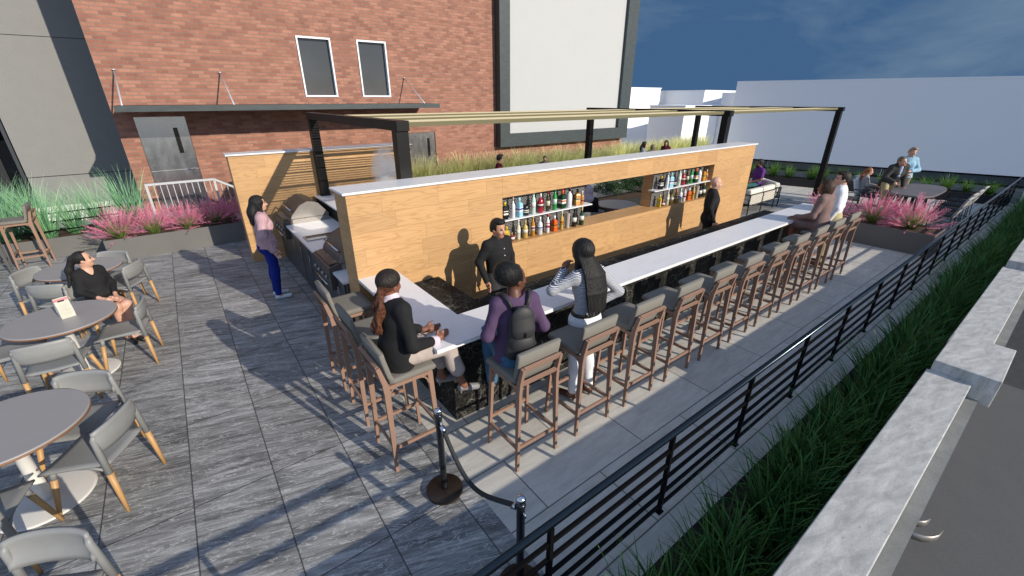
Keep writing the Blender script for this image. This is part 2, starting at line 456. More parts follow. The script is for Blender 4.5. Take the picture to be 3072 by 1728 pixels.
plain('rail_pipe', (.03, .042, .052), .22, .85, var=.08)
plain('galvanised', (.5, .52, .54), .45, .35, var=.1, nscale=30)
plain('rod_steel', (.62, .62, .64), .35, .5)
plain('screen_white', (.445, .455, .455), .9, var=.015, nscale=2)
plain('window_white', (.74, .76, .8), .4, var=.03)
plain('pane', (.05, .054, .06), .06, var=.2, nscale=1.2, spec=.55)
plain('slot_glass', (.012, .012, .013), .12)
t = newmat('brushed_metal'); _n = t.noise(t.mapv(t.obj(), (3, 3, 1.5)), 2.5, 6, .6); _n2 = t.noise(t.mapv(t.obj(), (4, 4, 90)), 3, 3)
t.bsdf(t.mix(_n, (.36, .37, .38), (.43, .44, .45)), t.ramp(_n, [(.3, .2), (.7, .27)]), 1.0, bump=_n2, bstr=.04)
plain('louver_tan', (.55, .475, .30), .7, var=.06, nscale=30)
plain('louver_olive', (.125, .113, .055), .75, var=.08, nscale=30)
plain('cushion_grey', (.175, .163, .140), .85, var=.08, nscale=60, bump=.15)
m_timber('stool_wood', (.315, .195, .14), (.215, .125, .088))
plain('stool_dark', (.06, .06, .062), .5)
plain('chair_grey', (.235, .24, .237), .5, var=.04)
m_timber('beech', (.53, .32, .135), (.40, .22, .08))
plain('table_top', (.30, .283, .276), .42, var=.03, nscale=5)
m_timber('table_edge', (.30, .13, .05), (.16, .06, .02))
plain('white_metal', (.72, .71, .68), .35, var=.03)
plain('grill_steel', (.30, .28, .26), .38, .6, var=.08)
plain('grill_brown', (.085, .073, .064), .42, .25, var=.1)
plain('cabinet_dark', (.05, .055, .062), .35, .2)
plain('chrome', (.62, .63, .66), .12, 1, var=.05)
plain('stanchion_dark', (.035, .04, .046), .25, .75)
plain('base_bronze', (.05, .035, .027), .35, .6)
plain('rope_black', (.022, .024, .025), .8, var=.2, nscale=60)
plain('paper_bag', (.52, .51, .43), .8, var=.12, nscale=10, bump=.5)
plain('bag_print', (.55, .22, .25), .8)
plain('frame_black', (.012, .012, .014), .45)
plain('weave_dark', (.04, .04, .043), .8, var=.4, nscale=120)
plain('weave_light', (.33, .32, .31), .85, var=.3, nscale=110)
plain('cushion_cream', (.66, .64, .56), .9, var=.04)
plain('cushion_pale', (.52, .52, .52), .9, var=.05)
t = newmat('rope_lattice'); _x = t.n('SeparateXYZ'); t.l(t.obj(), _x.inputs[0])
_a = t.math('SINE', t.math('MULTIPLY', t.math('ADD', _x.outputs[0], t.math('MULTIPLY', _x.outputs[2], .35)), 190)); _b = t.math('SINE', t.math('MULTIPLY', t.math('SUBTRACT', _x.outputs[0], t.math('MULTIPLY', _x.outputs[2], .35)), 150))
t.bsdf(t.mix(t.ramp(t.math('MAXIMUM', _a, _b), [(.1, 0), (.45, 1)]), (.07, .062, .05), (.62, .58, .5)), .85)
plain('stone_table', (.135, .122, .125), .55, var=.18, nscale=5)
plain('grey_glass', (.085, .10, .11), .12, var=.06, nscale=2)
plain('black_bag', (.022, .022, .023), .6, var=.12, nscale=30, bump=.2)
plain('shoe_white', (.66, .66, .68), .6); plain('shoe_black', (.012, .012, .013), .35); plain('shoe_brown', (.16, .06, .03), .5); plain('shoe_grey', (.2, .2, .21), .5)
plain('eye_dark', (.015, .011, .009), .3); plain('lip_rose', (.36, .12, .10), .5); plain('lip_dark', (.16, .05, .045), .5)
plain('white_button', (.7, .7, .7), .4); plain('belt_brown', (.1, .035, .018), .5); plain('belt_black', (.015, .015, .015), .5)
for nm, c in (('skin_light', (.56, .33, .235)), ('skin_tan', (.47, .25, .16)), ('skin_brown', (.20, .085, .05)), ('skin_deep', (.105, .042, .026)), ('skin_olive', (.40, .22, .145))): m_skin(nm, c)
m_hair('hair_black', (.006, .006, .006), (.022, .021, .020)); m_hair('hair_dark', (.010, .008, .007), (.035, .026, .021))
m_hair('hair_brown', (.03, .016, .01), (.085, .048, .032)); m_hair('hair_auburn', (.035, .015, .009), (.14, .05, .025), curl=1); m_hair('hair_ginger', (.20, .075, .03), (.34, .14, .06)); m_hair('hair_blond', (.22, .15, .09), (.42, .32, .2))
m_hair('hair_ash', (.10, .085, .055), (.2, .17, .11)); m_hair('hair_fuzz', (.004, .004, .004), (.014, .014, .014), 60, 1)
for nm, c in (('cl_black', (.014, .014, .015)), ('cl_char', (.042, .042, .045)), ('cl_white', (.70, .71, .74)), ('cl_purple', (.085, .05, .105)), ('cl_violet', (.12, .03, .2)), ('cl_jeans', (.006, .02, .2)), ('cl_denim', (.05, .13, .22)), ('cl_khaki', (.42, .36, .2)),
              ('cl_mauve', (.19, .125, .115)), ('cl_greyjacket', (.32, .30, .30)), ('cl_darkjacket', (.045, .045, .042)), ('cl_sky', (.28, .46, .58)), ('cl_bluesh', (.38, .46, .66)), ('cl_taupe', (.2, .165, .13)), ('cl_maroon', (.10, .012, .018)), ('cl_lilac', (.50, .45, .52)), ('cl_teal', (.04, .13, .14)), ('cl_oat', (.40, .34, .31)), ('cl_pinkshirt', (.62, .53, .60)), ('cl_plaid', (.2, .22, .26)), ('cl_grey', (.09, .09, .1)), ('cl_navy', (.025, .02, .04))):
    m_cloth(nm, c)
m_knit('knit_pink', (.56, .36, .39))
m_stripes('shirt_stripe', (.60, .61, .64), (.06, .065, .095), 78)
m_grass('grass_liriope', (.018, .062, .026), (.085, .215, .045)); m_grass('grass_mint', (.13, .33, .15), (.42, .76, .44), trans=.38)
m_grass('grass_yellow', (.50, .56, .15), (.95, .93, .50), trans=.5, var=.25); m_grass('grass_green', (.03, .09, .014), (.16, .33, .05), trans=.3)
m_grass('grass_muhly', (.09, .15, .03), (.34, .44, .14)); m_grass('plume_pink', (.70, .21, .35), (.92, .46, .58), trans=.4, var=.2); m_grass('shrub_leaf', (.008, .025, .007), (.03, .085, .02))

m_concrete('light_ground', (.19, .205, .21), (.22, .23, .235), .5, spots=False)
m_concrete('shaded_stone', (.15, .155, .15), (.22, .225, .22), 5, spots=False)  # stone darkened in colour to carry the shade of the parapet's outer face
# ------------------------------------------------------------------ setting: ground, floors, buildings
struct('street', MB().add([(-300, -300, -4.6), (400, -300, -4.6), (400, 400, -4.6), (-300, 400, -4.6)], [(0, 1, 2, 3)]), 'asphalt')
struct('bounce_ground', MB().add([(23, 4, -4.58), (400, 4, -4.58), (400, 400, -4.58), (20, 400, -4.58)], [(0, 1, 2, 3)]), 'light_ground')  # hidden pale ground added to bounce sunlight onto the far white buildings
struct('pavement', MB().box(-25, 13.9, -9, -.064, -3.4, -3.0), 'pavement')
FE = lambda y: 20.4 - .3145 * (y - 1.19)       # skewed far edge of the terrace
struct('terrace_floor', MB().prism([(-34, .2), (FE(.2) + .6, .2), (FE(30) + .6, 30), (-34, 30)], -.35, 0), 'dark_tile')
struct('paved_aisle', MB().prism([(1.32, .955), (FE(.955), .955), (FE(4.9), 4.9), (1.32, 4.9)], .0, .004), 'light_paver')
struct('paved_path', MB().prism([(15.9, 4.9), (FE(4.9), 4.9), (FE(16), 16), (15.9 - 3, 16)], .0, .004), 'light_paver')
struct('planting_bed', MB().box(-1.2, FE(.6), .30, .955, 0, .008), 'planting_soil')

# parapet along the street, coping with raised pilaster caps
t = thing('parapet_wall', 'long grey stone parapet wall with raised pilaster caps at the right edge of the terrace', 'wall', (4, .15, 0))
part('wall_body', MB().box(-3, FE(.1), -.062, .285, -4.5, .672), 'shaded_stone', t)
PB = [(.68, 1.48), (4.875, 5.675), (9.07, 9.87), (13.27, 14.07), (17.47, 18.27)]
xs = [-3] + [v for p in PB for v in p] + [FE(.1)]
for i in range(0, len(xs), 2):
    part('coping_slab', MB().box(xs[i] + .002, xs[i + 1] - .002, .014, .305, .674, .80, bev=.006), 'coping_stone', t)
for a, b in PB:
    part('pilaster_cap', MB().box(a, b, -.131, .284, .645, .90, bev=.006), 'coping_stone', t)
t = thing('wall_bracket', 'pair of curved grey metal hoops standing out from the outer foot of the parapet', 'bracket', (7.1, -.1, -2.7))
for path in ([(6.93, -.07), (6.96, -.17), (7.0, -.25), (7.08, -.325), (7.18, -.37), (7.32, -.39)], [(7.22, -.07), (7.25, -.15), (7.31, -.2), (7.42, -.235)]):
    part('hoop', MB().grid([[(x, y, z) for z in (-2.68, -2.56)] for x, y in path], thick=.012), 'grill_steel', t)

# black bar railing
t = thing('railing', 'long black horizontal bar railing between the paved aisle and the grass bed', 'railing', (8, 1.19, 0))
RX0, RX1 = -1.15, FE(1.19)
part('handrail', MB().tube([(RX0, 1.2, .79), (RX1, 1.18, .79)], .024, 14), 'rail_pipe', t)
for z in (.645, .505, .36, .21, .075):
    part('rail_bar', MB().box(RX0, RX1, 1.18, 1.2, z - .014, z + .014), 'rail_black', t)
k = -1.185
while k < RX1:
    part('post', MB().box(k - .014, k + .014, 1.174, 1.206, 0, .772).box(k - .03, k + .03, 1.163, 1.217, .001, .012), 'rail_black', t)
    k += 1.1825

# far boundary: low wall with glass rail, long low planter
def skew(y, off=0): return (FE(y) + off * .954, y + off * .3)
def skewslab(mb, y0, y1, o0, o1, z0, z1):
    a, b, c, d = skew(y0, o0), skew(y1, o0), skew(y1, o1), skew(y0, o1)
    return mb.prism([a, d, c, b], z0, z1)
t = thing('glass_parapet', 'dark low parapet with black topped glass panels across the far end of the terrace', 'parapet', (*skew(5), 0))
part('low_wall', skewslab(MB(), 1.0, 16, .02, .14, -.3, .5), 'bare_concrete', t)
part('lower_rail', skewslab(MB(), 1.0, 16, -.01, .02, .49, .53), 'rail_black', t)
part('top_rail', skewslab(MB(), 1.0, 16, -.02, .05, .77, .81), 'rail_black', t)
for i in range(9):
    part('glass_panel', skewslab(MB(), 1.05 + i * 1.66, 2.66 + i * 1.66, .0, .012, .532, .768), 'grey_glass', t)
    part('post', skewslab(MB(), 2.665 + i * 1.66, 2.70 + i * 1.66, -.012, .02, .532, .768), 'rail_black', t)
t = thing('trough_planter', 'long low black trough planter along the far glass parapet', 'planter', (*skew(5), 0))
part('trough', skewslab(MB(), 1.35, 11.5, -.62, -.55, 0, .27), 'planter_metal', t).data.materials[0] = M['frame_black']
part('trough', skewslab(MB(), 1.35, 11.5, -.10, -.04, 0, .27), 'frame_black', t)
part('soil', skewslab(MB(), 1.35, 11.5, -.55, -.10, 0, .235), 'mulch', t)

# ---- brick building
BX0, BX1, BY, BH = -.905, 16.55, 13.5, 11.0
t = thing('brick_building', 'tall red brick building wall with two steel doors and two white framed windows', 'building', (7, 13.5, 0))
D1 = (-.57, .40, .455, 2.61); D2 = (6.08, 7.03, 0, 1.985); W1 = (3.2, 4.07, 3.035, 4.48); W2 = (4.77, 5.63, 3.035, 4.49)
ho = [D1, D2, W1, W2]
gx = sorted({BX0, BX1, *[v for h in ho for v in h[:2]]}); gz = sorted({-.3, BH, *[v for h in ho for v in h[2:]]})
w = MB()
for i in range(len(gx) - 1):
    z0 = None
    for j in range(len(gz) - 1):
        cx, cz = (gx[i] + gx[i + 1]) / 2, (gz[j] + gz[j + 1]) / 2
        if not any(h[0] < cx < h[1] and h[2] < cz < h[3] for h in ho):
            w.add([(gx[i], BY, gz[j]), (gx[i + 1], BY, gz[j]), (gx[i + 1], BY, gz[j + 1]), (gx[i], BY, gz[j + 1])], [(0, 1, 2, 3)])
for h in ho:
    x0, x1, z0, z1 = h
    w.add([(x0, BY, z0), (x0, BY + .3, z0), (x0, BY + .3, z1), (x0, BY, z1)], [(0, 1, 2, 3)])
    w.add([(x1, BY, z0), (x1, BY + .3, z0), (x1, BY + .3, z1), (x1, BY, z1)], [(3, 2, 1, 0)])
    w.add([(x0, BY, z1), (x1, BY, z1), (x1, BY + .3, z1), (x0, BY + .3, z1)], [(0, 1, 2, 3)])
    w.add([(x0, BY, z0), (x1, BY, z0), (x1, BY + .3, z0), (x0, BY + .3, z0)], [(3, 2, 1, 0)])
w.add([(BX0, BY, -.3), (BX0, BY, BH), (BX0, 22, BH), (BX0, 22, -.3)], [(0, 1, 2, 3)])
w.add([(BX1, BY, -.3), (BX1, 22, -.3), (BX1, 22, BH), (BX1, BY, BH)], [(0, 1, 2, 3)])
w.add([(BX0, BY, BH), (BX1, BY, BH), (BX1, 22, BH), (BX0, 22, BH)], [(0, 1, 2, 3)])
part('brick_wall', w, 'brick', t)
part('brick_base', MB().box(BX0 - .03, 5.98, BY - .05, BY - .004, -.3, .50).box(7.12, BX1 + .02, BY - .05, BY - .004, -.3, .62), 'brick', t)
for (x0, x1, z0, z1) in (D1, D2):
    d = part('door', MB().box(x0 + .006, x1 - .006, BY + .03, BY + .085, z0, z1 - .006), 'brushed_metal', t)
    sx = x0 + (x1 - x0) * .69; sz = z0 + (z1 - z0) * .615
    part('vision_panel', MB().box(sx, sx + .09, BY + .024, BY + .029, sz, sz + .58), 'slot_glass', d)
    part('handle', MB().tube([(x1 - .10, BY + .03, z0 + .95), (x1 - .10, BY - .03, z0 + .95), (x1 - .24, BY - .03, z0 + .95)], .011, 8).lathe([(.028, 0), (.028, .012)], (x1 - .10, BY + .012, z0 + .95 - .006)), 'chrome', d)
    part('seam', MB().box(x0 + .01, x1 - .01, BY + .0255, BY + .029, z0 + .94, z0 + .946), 'galvanised', d)
for (x0, x1, z0, z1) in (W1, W2):
    f = .042
    d = part('window', MB().box(x0 + .004, x1 - .004, BY - .03, BY + .10, z0, z0 + f).box(x0 + .004, x1 - .004, BY - .03, BY + .10, z1 - f, z1).box(x0 + .004, x0 + f, BY - .03, BY + .10, z0 + f, z1 - f).box(x1 - f, x1 - .004, BY - .03, BY + .10, z0 + f, z1 - f), 'window_white', t)
    part('pane', MB().box(x0 + f, x1 - f, BY + .085, BY + .095, z0 + f, z1 - f), 'pane', d)
AY = 12.17
a = part('awning', MB().box(-.755, 6.56, AY, BY - .002, 2.745, 2.862), 'patina_steel', t)
for x in (-.62, 1.34, 6.10):
    part('tie_rod', MB().tube([(x, BY, 3.57), (x, AY + .05, 2.862)], .016, 8).lathe([(.035, 0), (.035, .02)], (x, BY - .02, 3.56), 10), 'rod_steel', a)
# landing in front of the raised door, with its guard rail
t = thing('door_landing', 'grey raised landing with steps below the left steel door', 'steps', (0, 12.9, 0))
part('slab', MB().box(-.88, .62, 12.2, BY - .06, 0, .45, bev=.01), 'bare_concrete', t)
for i in range(2): part('step', MB().box(.62 + .3 * i, .92 + .3 * i, 12.2, BY - .06, 0, .30 - .15 * i), 'bare_concrete', t)
t = thing('guard_rail', 'galvanised steel guard rail with upright bars in front of the left steel door', 'railing', (0, 12.28, .45))
part('top_rail', MB().box(-.70, .57, 12.25, 12.31, 1.255, 1.30).bar((.57, 12.28, 1.278), (1.25, 12.28, .86), .06, .045), 'galvanised', t)
part('bottom_rail', MB().box(-.68, .57, 12.27, 12.29, .52, .55), 'galvanised', t)
part('post', MB().box(-.70, -.655, 12.25, 12.31, .45, 1.255), 'galvanised', t)
part('post', MB().box(.55, .595, 12.26, 12.305, .45, 1.255), 'galvanised', t)
for k in range(10):
    part('baluster', MB().box(-.56 + k * .115, -.546 + k * .115, 12.273, 12.287, .55, 1.255), 'galvanised', t)
for k in range(5):
    x = .68 + k * .115; part('baluster', MB().box(x, x + .014, 12.273, 12.287, .40 - .06 * k, 1.278 - .614 * (x - .57)), 'galvanised', t)
# ---- projection screen on the brick wall
t = thing('projection_screen', 'huge blank white projection screen in a dark steel frame on the brick wall', 'screen', (13, 13.4, 1.36))
S = (9.49, 16.52, 1.37, 9.2); I = (9.92, 15.88, 1.82, 8.8)
part('frame', MB().box(S[0], I[0], 13.20, 13.47, S[2], S[3]).box(I[1], S[1], 13.20, 13.47, S[2], S[3]).box(I[0], I[1], 13.20, 13.47, S[2], I[2]).box(I[0], I[1], 13.20, 13.47, I[3], S[3]), 'patina_steel', t)
part('screen_surface', MB().box(I[0], I[1], 13.33, 13.46, I[2], I[3]), 'screen_white', t)
# ---- grey rendered building, set back on the left
t = thing('grey_building', 'plain grey rendered building set back to the left of the brick wall', 'building', (-2, 16, 0))
GY = 16.0
part('wall', MB().box(-3.1, -.98, GY, GY + .3, .43, 1.165).box(-3.1, -.98, GY, GY + .3, 1.185, 4.33).box(-3.1, -.98, GY, GY + .3, 4.345, 11.5), 'stucco', t)
part('joint', MB().box(-3.1, -.98, GY + .02, GY + .29, 1.165, 1.185).box(-3.1, -.98, GY + .02, GY + .29, 4.33, 4.345), 'frame_black', t)
part('plinth', MB().box(-3.6, -.98, GY - .04, GY + .3, -.2, .43), 'white_plinth', t)
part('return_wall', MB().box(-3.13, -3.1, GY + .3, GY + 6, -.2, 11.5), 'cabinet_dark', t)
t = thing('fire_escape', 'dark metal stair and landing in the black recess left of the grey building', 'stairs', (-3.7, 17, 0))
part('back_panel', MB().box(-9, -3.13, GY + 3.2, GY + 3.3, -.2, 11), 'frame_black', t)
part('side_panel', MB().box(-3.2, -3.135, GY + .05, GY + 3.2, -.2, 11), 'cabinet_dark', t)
part('landing', MB().box(-6.5, -3.5, GY + .5, GY + 1.7, 2.0, 2.3), 'patina_steel', t)
for i in range(2): part('guard_bar', MB().box(-6.5, -3.45, GY + .55, GY + .57, 2.62 + .38 * i, 2.64 + .38 * i), 'galvanised', t)
part('guard_post', MB().box(-3.47, -3.45, GY + .54, GY + .58, 2.3, 3.02), 'galvanised', t)
part('stringer', MB().bar((-5.2, GY + .6, 2.1), (-3.3, GY + .6, .3), .05, .28), 'patina_steel', t)
part('column', MB().box(-3.62, -3.5, GY + .45, GY + .57, -.2, 2.0), 'frame_black', t)
# ---- far white buildings
def fpt(along, off): return (20.4 - .3 * along + .954 * off, 1.19 + .954 * along + .3 * off)
def block(nm, lab, a0, a1, o0, o1, h, grp='white buildings beyond the terrace'):
    p = [fpt(a0, o0), fpt(a0, o1), fpt(a1, o1), fpt(a1, o0)]
    cx, cy = sum(q[0] for q in p) / 4, sum(q[1] for q in p) / 4
    t = thing(nm, lab, 'building', (cx, cy, -4.6), 0, grp)
    part('wall', MB().prism(p, -4.6, h - .12), 'white_massing', t)
    part('roof', MB().prism([fpt(a0 - .004, o0 - .004), fpt(a0 - .004, o1), fpt(a1 + .004, o1), fpt(a1 + .004, o0 - .004)], h - .118, h), 'white_massing', t)
block('white_building', 'very long plain white building spanning the whole right side beyond the terrace', -26, 10.9, 14, 30, 4.02)
def abox(lab, x0, x1, y0, y1, h):
    t = thing('white_building', lab, 'building', ((x0 + x1) / 2, (y0 + y1) / 2, -4.6), 0, 'white buildings beyond the terrace')
    part('wall', MB().box(x0, x1, y0, y1, -4.6, h - .06), 'white_massing', t)
    part('roof', MB().box(x0 - .05, x1 + .05, y0 - .05, y1 + .05, h - .058, h), 'white_massing', t)
abox('bright sunlit white block at the left end, beside the projection screen', 20, 33.9, 24, 40, 3.80)
abox('white block with a narrow bright sunlit edge in the middle of the distant row', 34.6, 46, 20.4, 24.5, 3.6)
abox('low white block in front of the distant row, directly above the pergola', 27, 33, 17.1, 19.8, 2.57)
abox('white block just left of the long white building, a little lower than it', 31.2, 33.2, 15.9, 17.07, 3.36)
# ------------------------------------------------------------------ the bar
t = thing('bar_counter', 'L shaped bar counter with white stone top and black marble front', 'bar counter', (1.62, 3.07, 0))
part('marble_base', MB().box(1.62, 9.72, 3.07, 3.27, 0, 1.03).box(1.62, 1.80, 3.27, 4.742, 0, 1.03), 'marble_black', t)
part('worktop', MB().prism([(1.802, 3.272), (9.6, 3.272), (9.6, 3.865), (2.373, 3.865), (2.373, 4.742), (1.802, 4.742)], .80, .85), 'marble_black', t)
part('under_cabinet', MB().prism([(1.802, 3.272), (9.58, 3.272), (9.58, 3.82), (2.32, 3.82), (2.32, 4.742), (1.802, 4.742)], .005, .798), 'cabinet_dark', t)
part('countertop', MB().prism([(1.342, 2.808), (9.86, 2.808), (9.86, 3.273), (1.81, 3.273), (1.81, 4.743), (1.342, 4.743)], 1.032, 1.07), 'quartz', t)

t = thing('back_bar_wall', 'long oak clad back bar wall with white stone cap and lit bottle niches', 'bar wall', (5.9, 4.95, 0))
y0, y1 = 4.746, 5.165
part('oak_wall', MB().box(1.343, 3.43, y0, y1, 0, 2.043).box(8.885, 10.53, y0, y1, 0, 2.043), 'oak_cladding', t)
part('lintel', MB().box(3.432, 8.883, y0, y1, 1.748, 2.043), 'oak_cladding', t)
part('sill_wall', MB().box(3.432, 8.883, y0, y1, 0, 1.06), 'oak_cladding', t)
part('sill', MB().box(3.432, 8.883, y0 - .003, y1, 1.061, 1.067), 'oak_top', t)
part('pier', MB().box(3.432, 5.245, 4.95, y1, 1.068, 1.747), 'oak_cladding', t)
part('pier', MB().box(7.10, 8.883, 4.95, y1, 1.068, 1.747), 'oak_cladding', t)
part('tile_panel', MB().box(3.434, 5.243, 4.936, 4.949, 1.068, 1.746), 'hex_tile', t)
part('tile_panel', MB().box(7.102, 8.881, 4.936, 4.949, 1.068, 1.746), 'hex_tile', t)
part('shelf', MB().box(3.434, 5.28, 4.775, 4.935, 1.395, 1.412), 'quartz', t)
part('shelf', MB().box(6.97, 8.881, 4.775, 4.935, 1.395, 1.412), 'quartz', t)
part('cap', MB().box(1.305, 10.56, 4.716, 5.20, 2.045, 2.071, bev=.004), 'quartz', t)

t = thing('screen_wall', 'freestanding oak clad wall with white cap behind the grills', 'wall', (2.5, 9.6, 0))
part('oak_panel', MB().box(.735, 4.29, 9.49, 9.82, 0, 2.04), 'oak_cladding', t)
part('cap', MB().box(.70, 4.325, 9.455, 9.85, 2.042, 2.07, bev=.004), 'quartz', t)

# ---- grill station
t = thing('grill_station', 'dark outdoor kitchen cabinet run with white stone top between the two oak walls', 'kitchen counter', (1.7, 7.3, 0))
part('cabinet', MB().box(1.315, 2.1, 5.168, 9.487, .02, .868), 'cabinet_dark', t)
part('countertop', MB().box(1.275, 2.098, 5.168, 9.487, .87, .90), 'quartz', t)
part('ledge_wall', MB().box(2.1, 2.56, 5.168, 9.487, .0, 1.142), 'marble_black', t)
part('ledge_top', MB().box(2.065, 2.6, 5.202, 9.487, 1.144, 1.172), 'quartz', t)
for a, b in ((6.5, 7.0), (7.04, 7.55), (7.59, 8.1), (5.25, 5.52)):
    d = part('cabinet_door', MB().box(1.297, 1.3145, a, b, .1, .84, bev=.004), 'cabinet_dark', t)
    part('handle', MB().tube([(1.297, b - .06, .45), (1.272, b - .06, .45), (1.272, b - .06, .74), (1.297, b - .06, .74)], .007, 6), 'grill_steel', d)
t = thing('drop_in_griddle', 'flat steel griddle set into the white counter between the two grills', 'griddle', (1.6, 7.35, .9))
part('rim', MB().box(1.34, 2.02, 7.2, 7.225, .901, .912).box(1.34, 2.02, 7.475, 7.50, .901, .912).box(1.34, 1.365, 7.225, 7.475, .901, .912).box(1.995, 2.02, 7.225, 7.475, .901, .912), 'grill_steel', t)
part('plate', MB().box(1.365, 1.995, 7.225, 7.475, .9005, .905), 'frame_black', t)
part('cover_plate', MB().box(1.37, 1.66, 7.235, 7.33, .906, .911), 'white_metal', t)
def grill(y0, y1, lab):
    t = thing('gas_grill', lab, 'grill', (1.65, (y0 + y1) / 2, .9))
    part('fire_box', MB().box(1.40, 2.04, y0, y1, .901, .985), 'grill_steel', t)
    part('control_panel', MB().prismy([(1.235, .64), (1.235, .955), (1.36, .985), (1.40, .985), (1.40, .905), (1.312, .905), (1.312, .64)], y0 - .01, y1 + .01), 'grill_brown', t)
    part('drip_tray', MB().box(1.262, 1.385, y0 + .05, y1 - .05, .9605, .992), 'cabinet_dark', t)
    prof = [(1.385, .99), (1.41, 1.05), (1.56, 1.215), (1.70, 1.275), (1.80, 1.26), (1.88, 1.225), (2.035, 1.03), (2.04, .99)]
    h = part('hood', MB().prismy(prof[:], y0 + .012, y1 - .012), 'grill_brown', t)
    for ya, yb in ((y0, y0 + .011), (y1 - .011, y1)): part('side_plate', MB().prismy([(x + (.004 if x > 1.7 else -.004), z + .003) for x, z in prof], ya, yb), 'grill_steel', h)
    part('handle', MB().tube([(1.44, y0 + .1, 1.11), (1.40, y0 + .1, 1.15), (1.40, y1 - .1, 1.15), (1.44, y1 - .1, 1.11)], .012, 8), 'chrome', h)
    for k in range(4):
        yy = y0 + .13 + k * (y1 - y0 - .26) / 3
        part('knob', MB().tube([(1.235, yy, .80), (1.20, yy, .80)], [.03, .026], 12), 'grill_steel', t)
    part('oven_handle', MB().tube([(1.235, y0 + .12, .70), (1.205, y0 + .12, .70), (1.205, y1 - .12, .70), (1.235, y1 - .12, .70)], .008, 6), 'chrome', t)
grill(8.45, 9.33, 'stainless gas grill with closed domed hood in the corner by the far oak wall')
grill(5.62, 6.42, 'stainless gas grill with closed hood half hidden behind the end of the oak bar wall')

# ---- pergola
t = thing('pergola', 'long black steel pergola with tan slatted roof over the area behind the bar', 'pergola', (9, 7.3, 0))
FX = [(2.19, 0), (9.93, 0), (16.62, -.2395)]
def fr(x, k, y): return x + k * (y - 5.3)
for x, k in FX:
    for y in (5.2, 9.30):
        z0 = 1.174 if (x < 3 and y > 9) else 0
        xx = fr(x, k, y)
        part('post', MB().box(xx, xx + .155, y, y + .15, z0, 2.634), 'black_steel', t)
        part('post_foot', MB().box(xx - .02, xx + .175, y - .02, y + .17, z0 + .004, z0 + .016), 'black_steel', t)
    a, b = (fr(x, k, 5.17), 5.17), (fr(x, k, 9.49), 9.49)
    part('beam', MB().prism([a, (a[0] + .16, a[1]), (b[0] + .16, b[1]), b], 2.636, 2.753), 'black_steel', t)
SL = []
for gy, zt, mi in ((5.30, 2.729, 0), (6.47, 2.729, 0), (7.72, 2.729, 0)):
    SL += [(gy + .105 * j, zt, 'f' if j == 0 else 'h') for j in range(6)]
    SL += [(gy + .105 * j, 2.70, 'l') for j in range(6, 11 if gy < 7 else 16)]
hi, lo, fa = MB(), MB(), MB()
for i in (0, 1):
    for y, zt, kd in SL:
        xa = fr(*FX[i], y) + .162; xb = fr(*FX[i + 1], y) - .002
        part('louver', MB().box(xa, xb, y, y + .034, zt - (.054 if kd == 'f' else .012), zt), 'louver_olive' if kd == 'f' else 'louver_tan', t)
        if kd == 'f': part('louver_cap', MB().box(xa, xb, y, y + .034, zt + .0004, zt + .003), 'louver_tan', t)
# ------------------------------------------------------------------ furniture
def cushion_shell(mb, path, w, th, bulge=.012, n=8, mi=0):
    """upholstered slab following a (y,z) path, width w along x, rounded"""
    rows = []
    for i, (y, z) in enumerate(path):
        a, b = path[max(i - 1, 0)], path[min(i + 1, len(path) - 1)]
        d = Vector((0, b[0] - a[0], b[1] - a[1])).normalized(); nrm = Vector((0, -d.z, d.y))
        e = .5 if i in (0, len(path) - 1) else 1
        ring = []
        for k in range(4 * n):
            ang = 2 * math.pi * k / (4 * n); ca, sa = math.cos(ang), math.sin(ang)
            px = math.copysign(abs(ca) ** .18, ca) * w / 2 * (.985 if e < 1 else 1); pn = math.copysign(abs(sa) ** .45, sa) * th / 2 * e
            ring.append(Vector((px, y, z)) + nrm * (pn + (bulge * (1 - (px / (w / 2)) ** 2) if sa > 0 else 0)))
        rows.append(ring)
    N = 4 * n
    vs = [p for r in rows for p in r]
    fs = [(i * N + k, i * N + (k + 1) % N, (i + 1) * N + (k + 1) % N, (i + 1) * N + k) for i in range(len(rows) - 1) for k in range(N)]
    fs += [tuple(reversed(range(N))), tuple((len(rows) - 1) * N + k for k in range(N))]
    return mb.add(vs, fs, mi, True)
